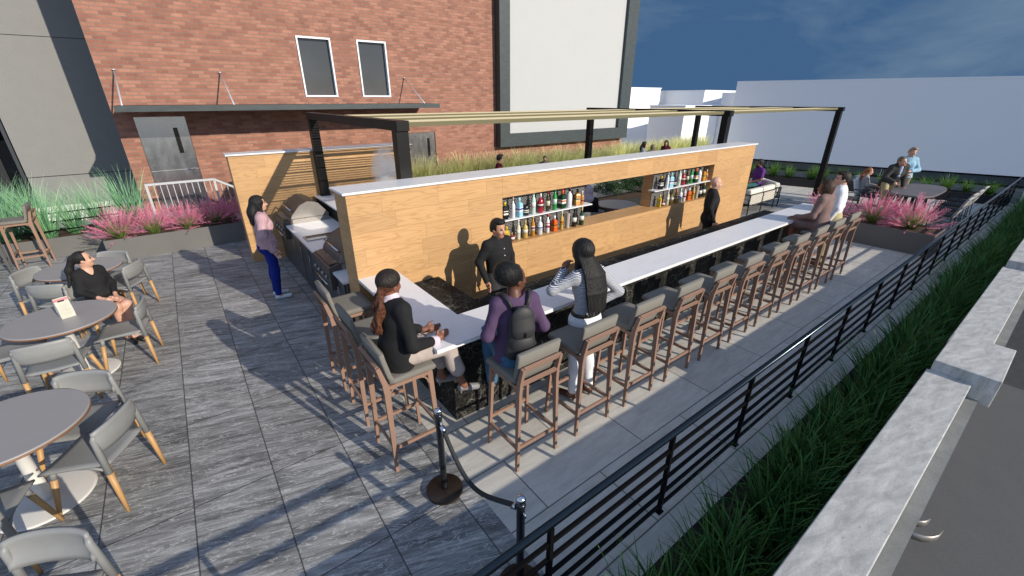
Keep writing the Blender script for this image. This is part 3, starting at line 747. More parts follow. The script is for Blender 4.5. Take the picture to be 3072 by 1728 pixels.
def make_stool(label, wood='stool_wood', pad='cushion_grey'):
    t = thing('bar_stool', label, 'bar stool')
    part('seat', cushion_shell(MB(), [(.235, .905), (.225, .914), (.15, .918), (0, .916), (-.12, .914), (-.17, .92)], .455, .062), pad, t, False)
    part('backrest', cushion_shell(MB(), [(-.125, .905), (-.145, .925), (-.165, .97), (-.18, 1.04), (-.195, 1.11), (-.208, 1.185), (-.21, 1.192)], .44, .05, .004), pad, t, False)
    for s in (-1, 1):
        part('leg', MB().bar((.225 * s, .215, 0), (.195 * s, .185, .884), .026, .026, (0, 1, 0), w2=.03, h2=.046), wood, t, False)
        m = MB().bar((.225 * s, -.215, 0), (.2 * s, -.20, .80), .026, .028, (0, 1, 0), w2=.03, h2=.05)
        m.bar((.2 * s, -.197, .80), (.198 * s, -.205, .90), .031, .052, (0, 1, 0)).bar((.198 * s, -.205, .898), (.195 * s, -.248, 1.075), .03, .044, (0, 1, 0), h2=.032)
        part('leg', m, wood, t, False)
        g = MB()
        g.bar((.196 * s, .17, .866), (.199 * s, -.19, .866), .03, .034)
        for k in range(5):     # rounded knee between apron and legs
            a0, a1 = k * .314, (k + 1) * .314
            for yc, sy in ((.085, 1), (-.105, -1)):
                g.bar((.197 * s, yc + sy * .08 * math.sin(a0), .77 + .085 * math.cos(a0)), (.197 * s, yc + sy * .08 * math.sin(a1), .77 + .085 * math.cos(a1)), .028, .014)
        part('apron', g, wood, t, False)
        part('stretcher', MB().bar((.216 * s, .2, .25), (.217 * s, -.205, .25), .022, .03), wood, t, False)
    part('apron', MB().box(-.19, .19, .165, .195, .85, .883), wood, t, False)
    part('stretcher', MB().box(-.21, .21, .198, .216, .30, .332), wood, t, False)
    part('stretcher', MB().box(-.212, .212, -.215, -.197, .235, .267), wood, t, False)
    part('back_rail', MB().obox((0, -.244, 1.062), (1, 0, 0), (0, 1, .35), (0, -.35, 1), .185, .013, .02), wood, t, False)
    part('back_rail', MB().obox((0, -.215, .91), (1, 0, 0), (0, 1, .35), (0, -.35, 1), .185, .013, .017), wood, t, False)
    return t
ORD = ['first', 'second', 'third', 'fourth', 'fifth', 'sixth', 'seventh', 'eighth', 'ninth', 'tenth', 'eleventh']
G = 'bar stools along the marble bar'
st0 = make_stool('first stool along the long bar from the rope post, under the woman with a backpack')
st0.location = (1.937, 2.40, 0); st0['group'] = G
stch = [(c, kids(c)) for c in kids(st0)]
for k in range(1, 11):
    ex = {1: ', behind the white trousers', 9: ', under the mauve dress', 10: ', beside the pink planter'}.get(k, ', empty')
    dup(st0, (1.937 + .7175 * k, 2.40, 0), 0, f'{ORD[k]} stool from the rope post along the long bar{ex}', G, ch=stch)
dup(st0, (1.09, 3.05, 0), -R(90), 'stool at the short end of the bar with the ponytailed woman sitting on it', G, ch=stch)
dup(st0, (1.09, 3.765, 0), -R(90), 'empty middle stool of three at the short end of the bar', G, ch=stch)
dup(st0, (1.09, 4.48, 0), -R(90), 'empty stool at the short end of the bar next to the oak wall', G, ch=stch)
dup(st0, (-2.67, 11.82, 0), R(90), 'lone wooden bar stool by the grey planter of green grasses at the far left', G, ch=stch)
sd = make_stool('dark grey bar stool cut off by the left edge of the picture', 'stool_dark', 'stool_dark'); sd.location = (-3.18, 11.55, 0); sd.rotation_euler = (0, 0, R(100))

# ---- shell chairs round the round tables
def make_chair(label):
    t = thing('shell_chair', label, 'chair')
    # seat: slightly dished plate, origin at feet centre, facing +y
    P = []
    for i in range(9):
        v = i / 8; y = .235 - .46 * v
        hw = .235 - .03 * v
        P.append([(hw * (j / 4 - 1), y, .452 - .012 * math.cos((j / 4 - 1) * 1.5) + .018 * (1 - v) ** 3 * -1 + .01) for j in range(9)])
    part('seat', MB().grid(P, thick=-.016), 'chair_grey', t, False)
    # curved back band
    P = []
    for i in range(7):
        v = i / 6; z = .575 + .185 * v
        row = []
        for j in range(17):
            a = (j / 8 - 1)
            zz = z + (.018 * (1 - abs(a) ** 2.5) if v > .5 else -.012 * (1 - a * a) * (1 - v))
            row.append((.225 * math.sin(a * 1.25) / math.sin(1.25), -.25 - .03 * v + .055 * (a * a) + (.012 if .2 < v < .8 else 0) * -1, zz))
        P.append(row)
    part('backrest', MB().grid(P, thick=.022), 'chair_grey', t, False)
    for s in (-1, 1):
        top = Vector((.213 * s, -.212, .70)); bot = Vector((.245 * s, -.24, 0)); k = .39
        md = top.lerp(bot, 1 - k / .70); md2 = top.lerp(bot, 1 - (k - .004) / .70)
        part('leg', MB().tube([top + Vector((-.004 * s, -.012, .035)), top, md], [.015, .02, .024], 10).tube([md2, bot.lerp(md2, .5), bot], [.0225, .019, .013], 10, mi=1), ['chair_grey', 'beech'], t, False)
        top = Vector((.185 * s, .17, .448)); bot = Vector((.25 * s, .235, 0)); md = top.lerp(bot, .2)
        part('leg', MB().tube([top, md], [.019, .022], 10).tube([md, md.lerp(bot, .5), bot], [.0215, .019, .013], 10, mi=1), ['chair_grey', 'beech'], t, False)
        part('arm_rail', MB().tube([(.222 * s, -.2, .42), (.205 * s, -.1, .437), (.19 * s, .1, .437), (.17 * s, .17, .43)], .011, 8), 'chair_grey', t, False)
    return t
def ang(f): return math.atan2(-f[0], f[1])     # rotation bringing +y onto f
CH = [((-1.11, 8.27), (-.87, .47), 'grey chair at the right side of the far round table, behind the seated woman'),
      ((-1.30, 8.77), (-.48, -.87), 'grey chair tucked behind the far round table, nearest the pink grasses'),
      ((-1.93, 8.55), (.85, -.52), 'grey chair at the left end of the far round table'),
      ((-1.69, 7.99), (.48, .88), 'grey chair on the near side of the far table, behind the paper bag'),
      ((-1.29, 7.47), (.50, -.87), 'grey chair the woman in the black blazer sits on'),
      ((-1.02, 6.46), (-1, .10), 'grey chair at the right end of the middle table with the paper bag'),
      ((-1.53, 5.98), (.04, 1), 'grey chair on the near side of the middle table with the paper bag'),
      ((-1.95, 6.55), (1, .05), 'grey chair at the left end of the middle table, cut off by the picture edge'),
      ((-1.24, 4.60), (-.43, -.9), 'grey chair behind the nearest table, its curved back facing the camera'),
      ((-1.085, 4.07), (-.88, .48), 'grey chair at the right of the nearest table, its wooden legs fully in view'),
      ((-1.67, 3.74), (.10, 1), 'grey chair in front of the nearest table, cut off by the left picture edge'),
      ((-1.22, 2.66), (-.5, -.87), 'grey chair at the very bottom left corner of the picture')]
c0 = make_chair(CH[0][2]); c0['group'] = 'grey shell chairs round the round tables'
c0.location = (*CH[0][0], 0); c0.rotation_euler = (0, 0, ang(CH[0][1]))
cch = [(c, kids(c)) for c in kids(c0)]
for p, f, lab in CH[1:]: dup(c0, (*p, 0), ang(f), lab, None, ch=cch)
def make_table(label):
    t = thing('round_table', label, 'table')
    part('table_top', MB().lathe([(.472, .742), (.48, .738), (.482, .728)][::-1], n=56), 'table_top', t, False)
    part('edge_band', MB().lathe([(.46, .712), (.483, .714), (.483, .727)], n=56), 'table_edge', t, False)
    part('column', MB().lathe([(.05, .012), (.046, .05), (.042, .70), (.12, .711)], n=20), 'white_metal', t, False)
    part('base', MB().lathe([(.312, .003), (.312, .010), (.29, .014), (.06, .02)], n=48), 'white_metal', t, False)
    return t
tb = make_table('grey round table behind the woman in the black blazer'); tb.location = (-1.52, 8.45, 0); tb['group'] = 'grey cafe tables at the left'
dup(tb, (-1.48, 6.46, 0), 0, 'grey round table with a paper bag standing on it'); dup(tb, (-1.53, 4.29, 0), 0, 'grey round table nearest the camera at the lower left')
# paper bag
t = thing('paper_bag', 'small white paper bag with a folded top standing on the middle grey table', 'bag', (-1.42, 6.45, .743), R(22))
b = MB(); w, d = .06, .042
rings = [(w, d, 0), (w * 1.02, d, .06), (w, d * .92, .115), (w * .98, d * .5, .165), (w * 1.0, .010, .20), (w * 1.04, .006, .232)]
for i, (a, c, z) in enumerate(rings):
    b.v += [(-a, -c, z), (0, -c - (.006 if 0 < i < 4 else 0), z + (.004 if i > 3 else 0)), (a, -c, z), (a + (-.018 if i in (2, 3) else 0), 0, z), (a, c, z), (0, c, z), (-a, c, z), (-a + (.018 if i in (2, 3) else 0), 0, z)]
for i in range(5):
    for k in range(8): b.f.append((i * 8 + k, i * 8 + (k + 1) % 8, i * 8 + 8 + (k + 1) % 8, i * 8 + 8 + k)); b.m.append(0); b.sm.append(False)
b.f.append(tuple(reversed(range(8)))); b.m.append(0); b.sm.append(False); b.f.append(tuple(range(40, 48))); b.m.append(0); b.sm.append(False)
part('bag_body', b, 'paper_bag', t, False)
part('print_band', MB().box(-.062, .062, -.0135, -.0085, .198, .226), 'bag_print', t, False)
part('clip', MB().box(-.03, .025, -.0165, -.0135, .19, .206), 'shoe_black', t, False)

# ---- rope barrier
def stanchion(x, y, lab):
    t = thing('rope_post', lab, 'rope post', (x, y, 0), 0, 'rope posts')
    part('base', MB().lathe([(.148, .002), (.15, .006), (.15, .032), (.143, .038), (.03, .042)], n=44), 'base_bronze', t, False)
    part('pole', MB().lathe([(.03, .04), (.0265, .06), (.0265, .775), (.03, .78), (.03, .80), (.018, .808)], n=24), 'stanchion_dark', t, False)
    part('ball', MB().lathe([(.004, .80)] + [(.031 * math.sin(a), .832 - .031 * math.cos(a)) for a in [.35 + k * .2 for k in range(13)]] + [(.004, .863)], n=24), 'chrome', t, False)
    for k in range(2):
        q = k * math.pi + 1.45
        part('hook', MB().tube([(math.cos(q) * r_, math.sin(q) * r_, z) for r_, z in ((.024, .755), (.045, .752), (.052, .735), (.044, .722))], .006, 8), 'chrome', t, False)
stanchion(1.108, 2.392, 'dark chrome rope post on a round bronze base between the bar and the camera')
stanchion(1.127, 1.40, 'dark chrome rope post with its base hidden behind the black bar railing')
t = thing('barrier_rope', 'black barrier rope sagging between the two rope posts', 'rope', (1.11, 1.9, 0))
P = []
for i in range(25):
    u = i / 24; y = 2.33 - u * .875
    P.append((1.108 + .018 * u, y, .70 - .30 * math.sin(math.pi * min(1, u * 1.02)) ** 1.0 * (1 + .25 * math.cos(math.pi * u)) * .82 + .02 * u))
part('rope', MB().tube(P, .017, 12), 'rope_black', t)
for q in (P[0], P[-1]):
    dy = .05 if q is P[0] else -.05
    part('end_cap', MB().tube([(q[0], q[1] - dy * .5, q[2] - .02), (q[0], q[1] + dy * .4, q[2] + .022)], .0195, 12), 'chrome', t)
    part('snap_hook', MB().tube([(q[0], q[1] + dy * .4, q[2] + .02), (q[0] + .012, q[1] + dy * .55, q[2] + .045), (q[0], q[1] + dy * .7, q[2] + .05)], .006, 8), 'chrome', t)

# ---- bottles
BT = {  # profile: radius, height along bottle (real, ~0.3 m)
 'slim': [(.027, 0), (.031, .004), (.031, .17), (.026, .195), (.013, .225), (.0125, .275)],
 'wide': [(.036, 0), (.042, .005), (.042, .15), (.036, .185), (.016, .205), (.0145, .25)],
 'champ': [(.032, 0), (.040, .006), (.040, .12), (.030, .175), (.016, .225), (.015, .275)],
 'square': [(.032, 0), (.042, .004), (.042, .155), (.034, .178), (.015, .19), (.014, .225)],
 'round': [(.02, 0), (.045, .02), (.055, .055), (.045, .09), (.014, .11), (.013, .135)],
 'cups': [(.032, 0), (.033, .01), (.036, .10), (.038, .24), (.039, .245)],
 'drum': [(.05, 0), (.055, .01), (.055, .13), (.045, .15), (.03, .155)]}
BM = {}
def bmat(nm, col, rough=.15):
    if nm not in M: plain(nm, col, rough, var=.08, nscale=20)
    return nm
for nm, c in (('b_black', (.012, .012, .013)), ('b_yellow', (.55, .38, .02)), ('b_white', (.7, .71, .73)), ('b_blue', (.28, .55, .68)), ('b_mint', (.52, .66, .60)), ('b_red', (.38, .02, .035)), ('b_olive', (.05, .045, .015)), ('b_green', (.03, .28, .06)), ('b_amber', (.50, .20, .02)), ('b_gold', (.52, .36, .10)), ('b_cream', (.62, .58, .44)), ('b_steel', (.42, .37, .33)), ('b_deepgreen', (.012, .05, .018)), ('b_maroon', (.22, .02, .03)), ('b_orange', (.62, .10, .02)), ('b_clear', (.62, .66, .67)), ('b_navy', (.03, .08, .3)), ('b_label', (.72, .70, .64)), ('b_rose', (.45, .04, .12)), ('b_tan', (.44, .24, .08))):
    bmat(nm, c)
def bottle(kind, x, y, z, body, cap, lab, label, sc=1.0, band=None):
    t = thing('bottle', label, 'bottle', (x, y, z), random.uniform(-.3, .3), BGRP)
    n = 4 if kind == 'square' else 18
    pr = [(r * sc * (1.25 if n == 4 else 1), h * sc) for r, h in BT[kind]]
    def place(mb):
        if n == 4:
            c, s = math.cos(math.pi / 4), math.sin(math.pi / 4)
            mb.v = [(a * c - b * s, a * s + b * c, q) for a, b, q in mb.v]
        return mb
    part('glass', place(MB().lathe(pr, n=n, smooth=n > 4)), body, t, False)
    H = pr[-1][1]; rn = pr[-1][0]
    if cap: part('cap', MB().lathe([(rn * 1.12, H - .03 * sc), (rn * 1.15, H), (rn * 1.1, H + .022 * sc), (rn * .6, H + .026 * sc)], n=14), cap, t, False)
    if lab:
        r = max(p[0] for p in pr) + .0012
        za, zb = (.3 * H, .56 * H) if kind in ('slim', 'champ', 'wide', 'square') else (.28 * H, .55 * H)
        part('label', place(MB().lathe([(r, za), (r, zb)], n=n, smooth=n > 4)), lab, t, False)
        if band: part('label_mark', place(MB().lathe([(r + .001, za + (zb - za) * .45), (r + .001, za + (zb - za) * .78)], n=n, smooth=n > 4)), band, t, False)
    return t
TOP = [('square', 'b_black', 'b_yellow', 'b_label', 'b_black', 'squat black bottle with yellow cap', 1.0), ('slim', 'b_white', 'b_steel', None, None, 'slim white bottle', 1.0), ('square', 'b_blue', 'b_blue', 'b_clear', 'b_navy', 'square pale blue bottle', 1.12),
       ('drum', 'b_black', None, 'b_label', 'b_black', 'round black and white flask', 1.0), ('slim', 'b_mint', 'b_white', 'b_label', None, 'pale mint bottle', 1.16), ('wide', 'b_red', 'b_label', 'b_maroon', 'b_label', 'red bottle', 1.05), ('slim', 'b_olive', 'b_maroon', 'b_cream', None, 'dark bottle with cream label', 1.05),
       ('slim', 'b_green', 'b_green', 'b_mint', None, 'green bottle', 1.12), ('square', 'b_deepgreen', 'b_orange', 'b_label', 'b_orange', 'black green bottle with orange cap', 1.15), ('wide', 'b_white', 'b_black', None, 'b_black', 'white bottle with black cap', 1.12), ('square', 'b_amber', 'b_black', 'b_gold', 'b_black', 'amber bottle', 1.05), ('wide', 'b_tan', 'b_white', 'b_red', 'b_gold', 'small brown bottle with a red label', .8)]
LOW = [('square', 'b_yellow', 'b_yellow', 'b_gold', None, 'yellow bottle', .95), ('round', 'b_maroon', 'b_tan', 'b_label', None, 'small round red flask', .8), ('slim', 'b_cream', 'b_white', 'b_label', None, 'cream bottle with white cap', 1.02), ('wide', 'b_gold', 'b_gold', 'b_cream', None, 'olive gold bottle', .98),
       ('slim', 'b_amber', 'b_gold', 'b_cream', 'b_maroon', 'amber bottle with a cream label', 1.05), ('wide', 'b_clear', 'b_white', 'b_white', 'b_navy', 'clear bottle with blue lettering', 1.0), ('slim', 'b_white', 'b_red', 'b_rose', 'b_label', 'white bottle with red cap', 1.02), ('square', 'b_orange', 'b_white', 'b_amber', 'b_maroon', 'square orange bottle with a slanted red label', 1.0),
       ('slim', 'b_gold', 'b_cream', 'b_yellow', 'b_red', 'golden bottle with yellow label', 1.0), ('cups', 'b_steel', None, None, None, 'stack of brushed steel cups', 1.0), ('champ', 'b_black', 'b_black', 'b_label', None, 'black wine bottle with white label', 1.0), ('champ', 'b_deepgreen', 'b_gold', 'b_label', None, 'dark green champagne bottle with gold neck', 1.02)]
def row(lst, xs, z, where):
    for (k, body, cap, lab, band, desc, sc), x in zip(lst, xs):
        bottle(k, x, 4.845 if k != 'drum' else 4.86, z, body, cap, lab, desc + where, sc, band)
BGRP = 'bottles in the oak bar wall niches'
row(TOP, [3.54, 3.69, 3.80, 3.93, 4.07, 4.21, 4.36, 4.50, 4.66, 4.81, 4.99, 5.10], 1.413, ' on the upper shelf of the left niche')
row(LOW, [3.57, 3.67, 3.79, 3.92, 4.07, 4.21, 4.37, 4.51, 4.67, 4.80, 4.95, 5.12], 1.068, ' on the oak sill of the left niche')
row(TOP, [7.22, 7.43, 7.54, 7.67, 7.82, 7.95, 8.10, 8.24, 8.39, 8.53, 8.69, 8.81], 1.413, ' on the upper shelf of the right niche')
row(LOW, [7.25, 7.38, 7.52, 7.67, 7.81, 7.95, 8.10, 8.25, 8.42, 8.55, 8.67, 8.81], 1.068, ' on the oak sill of the right niche')

# ---- lounge furniture behind the bar
def loveseat(label):
    t = thing('loveseat', label, 'sofa')     # faces +y, back at y=-.36, width 1.55
    part('frame', MB().tube([(-.77, -.36, .0), (-.77, -.36, .56)], .016, 8).tube([(.77, -.36, 0), (.77, -.36, .56)], .016, 8).tube([(0, -.36, 0), (0, -.36, .56)], .016, 8).tube([(-.77, .36, 0), (-.77, .36, .5)], .016, 8).tube([(.77, .36, 0), (.77, .36, .5)], .016, 8)
         .tube([(-.77, -.36, .56), (.77, -.36, .56)], .018, 8).tube([(-.77, -.36, .26), (.77, -.36, .26)], .016, 8).tube([(-.77, -.36, .56), (-.77, .36, .5)], .018, 8).tube([(.77, -.36, .56), (.77, .36, .5)], .018, 8).box(-.77, .77, -.35, .36, .24, .27), 'frame_black', t, False)
    part('rope_back', MB().box(-.75, -.02, -.352, -.338, .275, .545).box(.02, .75, -.352, -.338, .275, .545), 'rope_lattice', t, False)
    for s in (-1, 1):
        part('seat_cushion', MB().box(min(0.01 * s, .73 * s), max(.01 * s, .73 * s), -.31, .34, .272, .40, bev=.04), 'cushion_cream', t, False)
        part('back_cushion', MB().box(min(.01 * s, .74 * s), max(.01 * s, .74 * s), -.335, -.17, .40, .685, bev=.045), 'cushion_cream', t, False)
    return t
lv = loveseat('cream loveseat with a rope woven back facing away, beside the end of the oak wall'); lv.location = (13.13, 5.77, 0)
dup(lv, (11.9, 9.1, 0), R(90), 'cream loveseat partly seen through the opening in the oak wall')
dup(lv, (14.42, 6.25, 0), R(53), 'cream loveseat under the man in the purple polo shirt')
t = make_table('dark round table seen through the opening in the oak wall'); t.location = (7.95, 6.42, 0)
dup(c0, (7.35, 6.30, 0), R(-90), 'grey chair beside the dark table behind the opening in the oak wall', ch=cch)
# large stone table and wire chairs at the far right
t = thing('dining_table', 'large rounded grey stone table on dark legs at the far right', 'table', (15.82, 2.62, 0))
pr = [(1.22 * math.copysign(abs(math.cos(a)) ** .62, math.cos(a)), .47 * math.copysign(abs(math.sin(a)) ** .62, math.sin(a))) for a in [2 * math.pi * k / 48 for k in range(48)]]
part('table_top', MB().prism(pr, .70, .74), 'stone_table', t, False)
for x in (-.55, .55):
    for y in (-.16, .16): part('leg', MB().bar((x, y, 0), (x * .8, y * .7, .70), .05, .05, w2=.09, h2=.09), 'frame_black', t, False)
def wire_chair(label, cush):
    t = thing('wire_chair', label, 'chair')    # faces +y
    f = MB()
    for s in (-1, 1):
        f.tube([(.25 * s, .24, 0), (.25 * s, .22, .62), (.26 * s, .1, .645), (.26 * s, -.25, .62), (.25 * s, -.30, .60)], .010, 6)
        f.tube([(.25 * s, -.26, 0), (.23 * s, -.22, .42), (.20 * s, -.36, .84)], .010, 6)
        f.tube([(.25 * s, .24, .02), (.25 * s, -.26, .02)], .008, 6)
    f.tube([(-.2, -.36, .84), (.2, -.36, .84)], .010, 6)
    for k in range(5): f.tube([(-.2 + .1 * k, .22, .42), (-.2 + .1 * k, -.22, .42)], .005, 5)
    part('frame', f, 'frame_black', t, False)
    part('seat', MB().box(-.24, .24, -.21, .23, .425, .47, bev=.02), 'weave_dark', t, False)
    part('backrest', cushion_shell(MB(), [(-.215, .40), (-.225, .43), (-.27, .56), (-.32, .72), (-.355, .83), (-.37, .86), (-.40, .87)], .47, .05, .004), cush, t, False)
    return t
wc = wire_chair('nearest of four wire chairs along the near side of the stone table', 'weave_light'); wc.location = (14.5, 1.83, 0)
wc['group'] = 'wire chairs at the stone table'; wch = [(c, kids(c)) for c in kids(wc)]
for k, (x, l) in enumerate(((15.25, 'second of four wire chairs along the near side of the stone table'), (16.0, 'third of four wire chairs along the near side of the stone table'), (16.75, 'farthest of four wire chairs along the near side of the stone table'))):
    dup(wc, (x, 1.86, 0), 0, l, ch=wch)
wd = wire_chair('wire chair with a pale cushion in front of the girl at the stone table', 'cushion_pale'); wd.location = (15.55, 3.62, 0); wd.rotation_euler = (0, 0, R(180)); wd['group'] = 'wire chairs at the stone table'
wdc = [(c, kids(c)) for c in kids(wd)]
dup(wd, (16.35, 3.78, 0), R(168), 'wire chair with a pale cushion beside the old man with the cane', ch=wdc)
dup(wd, (14.75, 3.82, 0), R(195), 'wire chair with a pale cushion between the man in white and the girl', ch=wdc)
# ------------------------------------------------------------------ plants
def blades(name, n, rad, hmin, hmax, width, lean, droop, seed, seg=4, mat='grass_green', tip=.12, base_jit=1.0):
    rnd = random.Random(seed); vs, fs, col = [], [], []
    for b in range(n):
        a = rnd.uniform(0, 2 * math.pi); r = rad * math.sqrt(rnd.random()) * base_jit
        x, y = r * math.cos(a), r * math.sin(a)
        a2 = a + rnd.gauss(0, .7); L = rnd.uniform(hmin, hmax); th = abs(rnd.gauss(lean, lean * .5)) * (.35 + .9 * r / max(rad, 1e-3)); th = min(th, 1.35)
        dr = rnd.uniform(.4, 1.2) * droop; w = width * rnd.uniform(.7, 1.25)
        tw = rnd.uniform(0, math.pi); z = 0; cr, c2 = rnd.random(), rnd.random(); o = len(vs)
        side = Vector((math.cos(a2 + tw), math.sin(a2 + tw), 0))
        for k in range(seg + 1):
            u = k / seg; ww = w * (1 - u * (1 - tip)) * (1 if k else .7)
            p = Vector((x, y, z))
            vs += [p - side * ww / 2, p + side * ww / 2]; col += [(cr, u, c2, 1)] * 2
            tt = th + dr * u * u
            st = L / seg
            x += math.sin(tt) * math.cos(a2) * st; y += math.sin(tt) * math.sin(a2) * st; z = max(z + math.cos(tt) * st, .004)
        fs += [(o + 2 * k, o + 2 * k + 1, o + 2 * k + 3, o + 2 * k + 2) for k in range(seg)]
    return leafmesh(name, vs, fs, col, mat)
def leafmesh(name, vs, fs, col, mat):
    me = bpy.data.meshes.new(name); me.from_pydata([tuple(v) for v in vs], [], fs)
    at = me.color_attributes.new('blade', 'FLOAT_COLOR', 'POINT')
    at.data.foreach_set('color', [c for q in col for c in q])
    me.materials.append(M[mat]); me.update()
    return me
def put(name, me, loc, label, cat, group, rz=None, sc=1):
    o = bpy.data.objects.new(name, me); COL.objects.link(o)
    o.location = loc; o.rotation_euler = (0, 0, random.uniform(0, 6.28) if rz is None else rz); o.scale = (sc,) * 3 if not isinstance(sc, tuple) else sc
    o['kind'] = 'thing'
    return tag(o, label, cat, group)
# dark grass bed in front of the parapet
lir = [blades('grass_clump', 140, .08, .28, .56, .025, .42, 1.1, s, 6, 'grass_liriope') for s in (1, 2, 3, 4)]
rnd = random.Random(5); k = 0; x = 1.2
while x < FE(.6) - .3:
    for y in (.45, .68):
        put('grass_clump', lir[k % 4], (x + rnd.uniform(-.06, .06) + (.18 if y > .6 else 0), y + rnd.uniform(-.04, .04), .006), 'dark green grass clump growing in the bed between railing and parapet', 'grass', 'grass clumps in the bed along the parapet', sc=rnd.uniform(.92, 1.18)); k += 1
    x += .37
# far trough planter
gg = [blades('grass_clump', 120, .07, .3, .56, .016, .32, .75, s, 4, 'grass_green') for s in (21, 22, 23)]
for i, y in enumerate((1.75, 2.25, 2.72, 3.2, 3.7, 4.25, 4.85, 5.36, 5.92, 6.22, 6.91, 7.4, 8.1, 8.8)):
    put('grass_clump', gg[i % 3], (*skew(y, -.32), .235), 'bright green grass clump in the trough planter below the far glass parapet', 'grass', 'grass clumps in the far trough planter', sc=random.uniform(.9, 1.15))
# planters at the left
t = thing('metal_planter', 'grey metal planter box with pink grasses at the foot of the brick wall', 'planter', (-.4, 11.6, 0))
def box_planter(t, x0, x1, y0, y1, h, mat='planter_metal'):
    part('box', MB().box(x0, x1, y0, y0 + .02, 0, h).box(x0, x1, y1 - .02, y1, 0, h).box(x0, x0 + .02, y0 + .02, y1 - .02, 0, h).box(x1 - .02, x1, y0 + .02, y1 - .02, 0, h), mat, t)
    part('soil', MB().box(x0 + .02, x1 - .02, y0 + .02, y1 - .02, .0, h - .04), 'mulch', t)
box_planter(t, -1.555, .80, 11.25, 12.0, .432)
t = thing('metal_planter', 'grey metal planter box with tall mint green grasses at the far left', 'planter', (-3, 12.7, 0))
box_planter(t, -5.5, -1.3, 12.285, 13.25, .40)
t = thing('metal_planter', 'dark grey metal planter box with pink grasses at the end of the bar aisle', 'planter', (12.2, 2.8, 0))
box_planter(t, 11.81, 12.72, 1.45, 4.15, .458)
mint = [blades('tall_grass', 190, .13, .75, 1.35, .016, .27, .45, s, 5, 'grass_mint', .05) for s in (31, 32, 33)]
for i, (x, y, s, l) in enumerate(((-3.05, 12.7, 1.05, 'tallest mint green grass at the left edge, behind the lone bar stool'), (-3.45, 12.95, 1.1, 'mint green grass cut off by the left picture edge'), (-2.5, 12.55, .95, 'mint green grass just right of the lone bar stool'), (-2.08, 12.75, .85, 'mint green grass in the middle of the left planter, low and spread'),
                                  (-1.68, 12.95, .88, 'mint green grass between the grey wall base and the first pink grass'), (-2.75, 13.05, 1.0, 'mint green grass at the back of the left planter before the dark recess'), (-1.12, 12.75, 1.08, 'blue green grass standing in shade by the corner of the brick wall'))):
    put('tall_grass_clump', mint[i % 3], (x, y, .36), l, 'grass', 'tall grasses in the left planter', sc=s)
t = thing('trellis_rail', 'low black horizontal rails running through the mint green grasses', 'railing', (-2.4, 12.9, .4))
for i in range(3): part('rail', MB().tube([(-2.95, 12.35 + .2 * i, .52 + .14 * i), (-.95, 12.4 + .2 * i, .55 + .14 * i)], .014, 8), 'rail_black', t)
# pink muhly grass
def plume_mesh(seed, n=125, L0=.42, L1=.68):
    rnd = random.Random(seed); vs, fs, col = [], [], []
    for b in range(n):
        a = rnd.uniform(0, 2 * math.pi); th = min(abs(rnd.gauss(.72, .36)), 1.42); L = rnd.uniform(L0, L1)
        d = Vector((math.sin(th) * math.cos(a), math.sin(th) * math.sin(a), math.cos(th)))
        p0 = Vector((math.cos(a), math.sin(a), 0)) * rnd.uniform(0, .05); cr = rnd.random()
        # stem then feathery side wisps over the outer half
        def strip(p, q, w0, w1, g):
            s = (q - p).cross(Vector((rnd.uniform(-1, 1), rnd.uniform(-1, 1), rnd.uniform(-1, 1)))).normalized(); o = len(vs)
            vs.extend([p - s * w0, p + s * w0, q + s * w1, q - s * w1]); col.extend([(cr, g, rnd.random(), 1)] * 4); fs.append((o, o + 1, o + 2, o + 3))
        tipp = p0 + d * L - Vector((0, 0, .12 * L * math.sin(th)))
        strip(p0 + d * L * .3, tipp, .0018, .0012, .3)
        for k in range(17):
            u = .56 + .44 * k / 16; c = (p0 + d * L * .3).lerp(tipp, (u - .3) / .7 if u > .3 else 0)
            for _ in range(3):
                sd = (d + Vector((rnd.gauss(0, .36), rnd.gauss(0, .36), rnd.gauss(0, .36)))).normalized()
                strip(c, c + sd * rnd.uniform(.03, .07) * (1.25 - u * .5), .0017, .0010, rnd.random())
    return leafmesh('plume', vs, fs, col, 'plume_pink')
PL = [plume_mesh(s) for s in (41, 42)]
MF = [blades('foliage', 260, .07, .22, .42, .010, .42, .35, s, 3, 'grass_muhly', .1) for s in (43, 44)]
def muhly(i, x, y, z, lab, s=1.0):
    t = thing('pink_muhly_clump', lab, 'pink grass', (x, y, z), random.uniform(0, 6), 'pink muhly grasses'); t['kind'] = 'thing'; t.scale = (s, s, s)
    link('foliage', MF[i % 2], [], t); link('plume', PL[i % 2], [], t)
for i, (x, y, l, s) in enumerate(((-1.30, 11.52, 'leftmost pink grass, at the corner of the planter near the lone bar stool', 1.05), (-.75, 11.55, 'second pink grass from the left, below the guard rail post', 1.05), (-.17, 11.55, 'third pink grass from the left, below the steel door', .98), (.33, 11.62, 'shaded purple pink grass next to the oak wall', 1.02), (.66, 11.75, 'shaded pink grass half hidden behind the oak screen wall edge', .9))):
    muhly(i, x, y, .39, l, s)
for i, (x, y, l, s) in enumerate(((12.25, 2.62, 'pink grass in the aisle planter just right of the man in the white shirt', 1.12), (12.28, 1.93, 'pink grass in the aisle planter nearest the black railing', 1.15), (12.3, 3.55, 'pink grass mostly hidden behind the woman in the mauve dress', 1.0))):
    muhly(i, x, y, .415, l, s)
